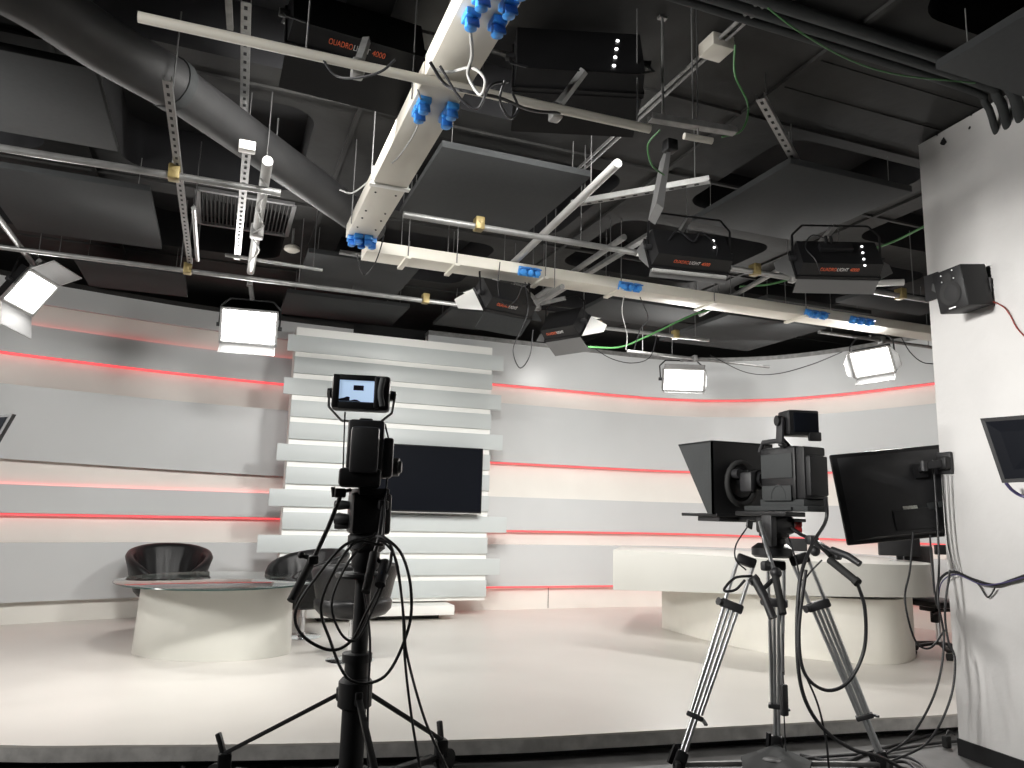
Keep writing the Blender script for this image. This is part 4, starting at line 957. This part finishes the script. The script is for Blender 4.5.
added_light((7.0, 8.2, 3.72), (7.5, 9.6, 2.8), 5)
added_light((-2.2, 3.1, 3.45), (4.65, 2.6, 2.15), 54, .9).data.spread = math.radians(56)

# ------------------------------------------------------------------ cables
def cable(pts, r, m, label, name='cable', cat='cable', smooth=8):
    return one(name, MB().tube(pts, r, 8, smooth=smooth), M[m], label, cat)
c = lambda pxs, base: [V(x, y, base+dh) for x, y, dh in pxs]
# loops at the pedestal
cable(c([(383, 545, -.35), (352, 545, -.4), (322, 600, -.42), (330, 640, -.42), (350, 680, -.4), (385, 676, -.38), (408, 630, -.36), (411, 590, -.36), (402, 555, -.36), (385, 538, -.35), (374, 536, -.3)], HL), .0075, 'cable', 'thick black cable hanging in the widest loop from the pedestal camera')
cable(c([(374, 536, -.3), (345, 545, -.42), (318, 575, -.44), (296, 610, -.44), (302, 635, -.43), (330, 650, -.42), (352, 640, -.4), (368, 610, -.38), (388, 570, -.36), (392, 552, -.35)], HL), .0075, 'cable', 'black cable looping beside the pedestal grip across the table end')
cable(c([(376, 533, -.3), (350, 560, -.43), (332, 600, -.45), (340, 632, -.44), (356, 640, -.42), (372, 612, -.4), (386, 580, -.38)], HL), .0065, 'cable', 'thin black cable in the small inner loop on the pedestal')
cable(c([(378, 540, -.33), (392, 548, -.34), (402, 600, -.34), (405, 660, -.34), (412, 720, -.34), (424, 790, -.36)], HL), .0065, 'cable', 'black cable falling straight from the pedestal camera to the wheel')
cable(c([(380, 538, -.32), (396, 560, -.36), (404, 620, -.38), (407, 655, -.38), (425, 720, -.40), (450, 775, -.45), (462, 800, -.5)], HL), .0065, 'cable', 'black cable slanting outward past the pedestal wheel to the floor')
cable(c([(364, 590, -.25), (370, 640, -.25), (368, 700, -.2), (368, 760, -.2), (372, 790, -.25)], HL), .006, 'cable', 'thin black cable running down close along the pedestal column')
cable(c([(345, 412, .02), (344, 440, -.08), (343, 470, -.1)], HL), .004, 'cable', 'thin lead under one side of the bright viewfinder')
cable(c([(385, 424, .02), (390, 450, .0), (386, 490, -.08), (383, 540, -.3)], HL), .005, 'cable', 'thin lead dropping from the viewfinder yoke along the camera')
cable([Z(40, 775, .01), Z(62, 752, .03), Z(85, 741, .10), Z(120, 737, .12), Z(150, 737, .12), Z(168, 744, .08), Z(182, 765, .02), Z(188, 785, .008)], .012, 'cable', 'thick black cable arching over the stage edge in the empty corner')
# teleprompter camera cables
cable(c([(826, 497, -.25), (826, 520, -.22), (812, 545, -.35), (800, 580, -.45), (797, 640, -.5), (802, 690, -.52), (820, 725, -.5), (850, 748, -.4), (880, 757, -.3), (905, 770, -.25)], HR), .011, 'cable', 'thick black cable sweeping from the teleprompter camera down to the floor coil')
cable(c([(857, 582, -.6), (865, 610, -.58), (864, 650, -.55), (848, 682, -.55), (825, 690, -.55), (804, 672, -.55), (799, 630, -.52), (806, 570, -.45)], HR), .010, 'cable', 'thick black cable in a big U below the tripod pan grip')
cable(c([(748, 526, -.1), (736, 545, -.15), (736, 560, -.16), (746, 570, -.15)], HR), .005, 'cable', 'thin black lead bowing out beside the tripod head')
cable(c([(752, 576, -.3), (735, 578, -.38), (724, 590, -.42), (735, 590, -.44), (745, 580, -.44)], HR), .008, 'cable', 'short black cable curling around the front tripod leg')
cable(c([(788, 535, -.1), (796, 560, -.3), (802, 580, -.4), (812, 570, -.42), (822, 560, -.45)], HR), .005, 'cable', 'thin looped lead under the pan bar of the tripod')
cable(c([(806, 676, -.53), (818, 705, -.5), (826, 740, -.48), (829, 768, -.45), (832, 790, -.45)], HR), .006, 'cable', 'thin black cable hanging free between two tripod legs')
cable(c([(778, 596, .1), (783, 640, .08), (784, 675, .06)], HR), .004, 'cable', 'thin lead down the middle tripod leg')
bx = V(784, 700, HR-.02); r_ = root('power_adapter', bx, 'small black power adapter box hanging beside the middle tripod leg', 'power adapter')
MB().box(bx, (.045, .035, .19), bev=.008).build('case', M['plastic'], r_)
MB().tube([V(784, 714, HR-.02), V(785, 735, HR-.02), V(786, 752, HR-.03)], .004).tube([V(784, 690, HR-.02), V(783, 672, HR+.04)], .004).build('lead', M['cable'], r_)
# monitor and wall cables
def wc(pxs): return [W(x, y, o) for x, y, o in pxs]
cable([V(913, 533, 5.2), V(910, 570, 5.15), V(905, 600, 5.1), V(915, 640, 5.1), V(930, 648, 5.1), V(945, 630, 5.12)], .0065, 'cable', 'black cable bowing down from the tilted monitor across the desk end')
cable([V(930, 535, 5.2), V(932, 570, 5.1), V(936, 600, 5.1), V(940, 612, 5.1)], .006, 'cable', 'short black cable dropping from the tilted monitor beside the desk corner')
cable([V(933, 460, 5.2), V(936, 500, 5.2), V(939, 560, 5.15), V(938, 600, 5.08), V(944, 640, 5.05), V(936, 690, 5.0), V(912, 735, 4.95), V(885, 755, 4.9)], .007, 'cable', 'long black cable running from the wall bracket down across the stage edge')
cable([V(950, 570, 5.1), V(945, 610, 5.05), V(948, 640, 5.02), V(955, 660, 4.99), V(950, 700, 4.97), V(928, 742, 4.93), V(890, 762, 4.88)], .007, 'cable', 'black cable hugging the white wall edge before bending to the floor')
cable(wc([(937, 605, .05), (938, 585, .06), (944, 575, .05), (955, 572, .03), (975, 580, .03), (995, 585, .03), (1012, 580, .03), (1040, 570, .03)]), .009, 'cable', 'thick black cable bundle tied along the white wall', 'cable_bundle')
cable(wc([(938, 600, .045), (942, 582, .05), (956, 574.5, .045), (980, 584, .045), (1000, 583.5, .045), (1040, 573, .045)]), .004, 'bluec', 'violet cable in the bundle along the white wall')
cable(wc([(965, 575.5, .03), (978, 584, .02), (986, 596, .02), (990, 596, .02), (995, 588, .03)]), .005, 'cable', 'cable loop drooping under the bundle on white wall')
for i, (x0, x1) in enumerate(((943, 955), (947, 957), (951, 960))):
    cable(wc([(x0, 475, .015), (x0+2, 510, .012), (x0+5, 545, .012), (x1, 573, .02)]), .003, 'greyc' if i else 'cable', ['thin dark lead nearest the wall edge above the cable bundle', 'thin pale lead in the middle above the cable bundle', 'thin pale lead farthest from the wall edge above the bundle'][i])
cable([WM[spk] @ Vector((.05, -.08, -.22)), W(1002, 306, .02), W(1010, 315, .01), W(1017, 328, .01), W(1030, 342, .01)], .0045, 'redc', 'red and black speaker wire running down white wall')
cable(wc([(1006, 483, .14), (1012, 490, .10), (1022, 496, .05), (1040, 500, .03)]), .010, 'bluec', 'violet cable below the wall monitor at the picture edge')
# floor cables
fcz = .012
for i, (pts, lab) in enumerate((
    ([(800, 755), (840, 762), (870, 752), (905, 742), (935, 733), (955, 726)], 'black floor cable along the stage foot towards white wall'),
    ([(760, 762), (820, 757), (880, 752), (930, 744), (960, 741)], 'black floor cable nearest the tripod passing the wall corner'),
    ([(850, 775), (875, 760), (905, 757), (925, 768), (920, 785)], 'black cable coil lying on the floor by the tripod foot'),
    ([(868, 772), (885, 764), (905, 762), (918, 772), (915, 788)], 'inner turn of black cable lying on the floor by the tripod foot'))):
    cable([Z(x, y, fcz+.004*i) for x, y in pts], .010, 'cable', lab)
pg = Z(947, 748, .0); r_ = root('power_plug', pg, 'black power plug standing on the floor by the white wall corner', 'plug')
MB().box(pg+Vector((0, 0, .04)), (.05, .045, .08), bev=.012).build('plug_body', M['soft'], r_)
MB().tube([pg+Vector((0, 0, .078)), pg+Vector((.05, .02, .10)), pg+Vector((.14, .05, .06))], .006, smooth=5).build('lead', M['cable'], r_)
# ceiling cables
cable([Z(768, 8, 4.1), Z(800, 32, 4.05), Z(850, 60, 4.05), Z(900, 75, 4.08), Z(975, 83, 4.15)], .005, 'green', 'thin green wire hanging in a shallow curve below the dark ceiling')
cable([Z(735, 45, 4.15), Z(735, 75, 4.0), Z(748, 105, 3.85), Z(742, 130, 3.7), Z(722, 137, 3.64)], .006, 'green', 'thin green wire dropping from the cream box to the track stub')
cable([Y(588, 347, 7.3), Y(620, 347, 7.2), Y(650, 335, 7.0), Y(690, 316, 6.7), Y(715, 308, 6.45), Y(740, 296, 6.2)], .011, 'green', 'green cable draped under the long cream tray')
cable([Y(740, 296, 6.2)+Vector((0, 0, .1)), Y(780, 282, 5.8), Y(850, 256, 5.3), Y(890, 243, 4.9), Y(925, 226, 4.5)], .011, 'green', 'green cable rising behind the grey flap lamp to white wall')
cable([Z(470, 28, 3.56), Z(472, 55, 3.54), Z(468, 75, 3.5), Z(480, 95, 3.4), Z(485, 80, 3.45), Z(472, 68, 3.52), Z(450, 72, 3.55), Z(436, 70, 3.56)], .008, 'greyc', 'grey cable coiled at the crossing of cream tray and near pipe')
cable([Z(505, 80, 3.52), Z(500, 100, 3.45), Z(510, 118, 3.42), Z(518, 108, 3.48), Z(512, 92, 3.52)], .007, 'cable', 'black cable loop under the near cream pipe by the tray')
cable([Z(418, 90, 3.56), Z(421, 105, 3.58), Z(416, 130, 3.57), Z(400, 155, 3.585), Z(392, 163, 3.585)], .005, 'greyc', 'thin grey lead lying along the underside of the cream tray')
cable([Z(357, 254, 3.55), Z(360, 268, 3.45), Z(365, 275, 3.42), Z(374, 265, 3.45), Z(380, 250, 3.6), Z(384, 235, 3.7)], .005, 'cable', 'thin loop of cable under the blue sockets at the tray end')
cable([Y(525, 282, 6.05), Y(528, 310, 6.1), Y(521, 330, 6.1), Y(513, 350, 6.1), Y(520, 368, 6.1), Y(530, 355, 6.1), Y(533, 330, 6.1)], .005, 'cable', 'thin black cable dangling in a loop over the curved grey wall')
cable([Y(624, 296, 6.05), Y(622, 312, 6.1), Y(627, 335, 6.2), Y(626, 350, 6.2)], .005, 'greyc', 'pale cable hanging down from the second blue sockets')
cable([Y(590, 345, 7.4), Y(610, 358, 7.4), Y(632, 363, 7.4), Y(650, 357, 7.4), Y(657, 335, 7.4)], .005, 'cable', 'thin black cable sagging before the curved grey wall')
cable([Y(710, 355, 8.5), Y(745, 372, 8.4), Y(775, 374, 8.0), Y(810, 365, 7.4), Y(842, 352, 6.9)], .006, 'cable', 'thin black cable slung between the two lit lamps')
cable([Y(900, 335, 6.4), Y(910, 352, 6.4), Y(922, 362, 6.4), Y(934, 364, 6.4)], .006, 'cable', 'thin dark cable from the tray end to white wall')
cable([Z(322, 58, 3.56), Z(335, 75, 3.5), Z(355, 78, 3.48), Z(380, 72, 3.5), Z(395, 60, 3.56)], .006, 'cable', 'black cable sagging below the near lamp beside the pipe clamp')
cable([Y(340, 190, 5.3), Y(352, 193, 5.2), Y(368, 182, 5.1), Y(380, 172, 5.0)], .006, 'greyc', 'grey cable from the duct end to the cream tray joint')

cable([Z(430, 62, 3.56), Z(446, 85, 3.50), Z(470, 92, 3.45), Z(500, 98, 3.46), Z(530, 110, 3.50), Z(560, 113, 3.55)], .008, 'cable', 'black cable hanging along the near cream pipe beyond the tray')
cable([Z(440, 66, 3.55), Z(460, 98, 3.42), Z(478, 108, 3.38), Z(490, 86, 3.46), Z(508, 82, 3.56)], .007, 'cable', 'black cable sagging lowest at the tray and pipe crossing')
cable([Y(500, 262, 6.0), Y(498, 290, 6.05), Y(505, 305, 6.05), Y(516, 300, 6.05), Y(523, 284, 6.04)], .005, 'cable', 'thin dark lead looped before the lamp with white triangular flap')
cable([Y(640, 297, 6.04), Y(648, 318, 6.1), Y(640, 330, 6.2), Y(634, 350, 6.3)], .005, 'cable', 'thin dark lead hanging next to the pale cable under the tray')
cable([Z(660, 130, 3.5), Z(648, 145, 3.45), Z(652, 165, 3.38), Z(664, 175, 3.36)], .005, 'green', 'thin green lead curling down beside the hanging flag plate')

# ------------------------------------------------------------------ world, camera, view
w = bpy.data.worlds.new('world'); SC.world = w; w.use_nodes = True
w.node_tree.nodes['Background'].inputs[0].default_value = (.9, .95, 1, 1); w.node_tree.nodes['Background'].inputs[1].default_value = .02
cd_ = bpy.data.cameras.new('camera'); co = bpy.data.objects.new('camera', cd_); COL.objects.link(co)
cd_.sensor_fit = 'HORIZONTAL'; cd_.sensor_width = 36; cd_.lens = F_PX/1024*36; cd_.clip_start = .05; cd_.clip_end = 60
X = Matrix((RT, UP, -FW)).transposed().to_4x4(); X.translation = CAM; co.matrix_world = X
SC.camera = co
SC.view_settings.view_transform = 'Standard'; SC.view_settings.look = 'None'; SC.view_settings.gamma = 1; SC.view_settings.use_curve_mapping = False
SC.view_settings.exposure = 0.1
SC.cycles.use_denoising = True; SC.cycles.max_bounces = 10; SC.cycles.diffuse_bounces = 5; SC.cycles.transmission_bounces = 8; SC.cycles.sample_clamp_indirect = 6
SC.cycles.caustics_reflective = False; SC.cycles.caustics_refractive = False
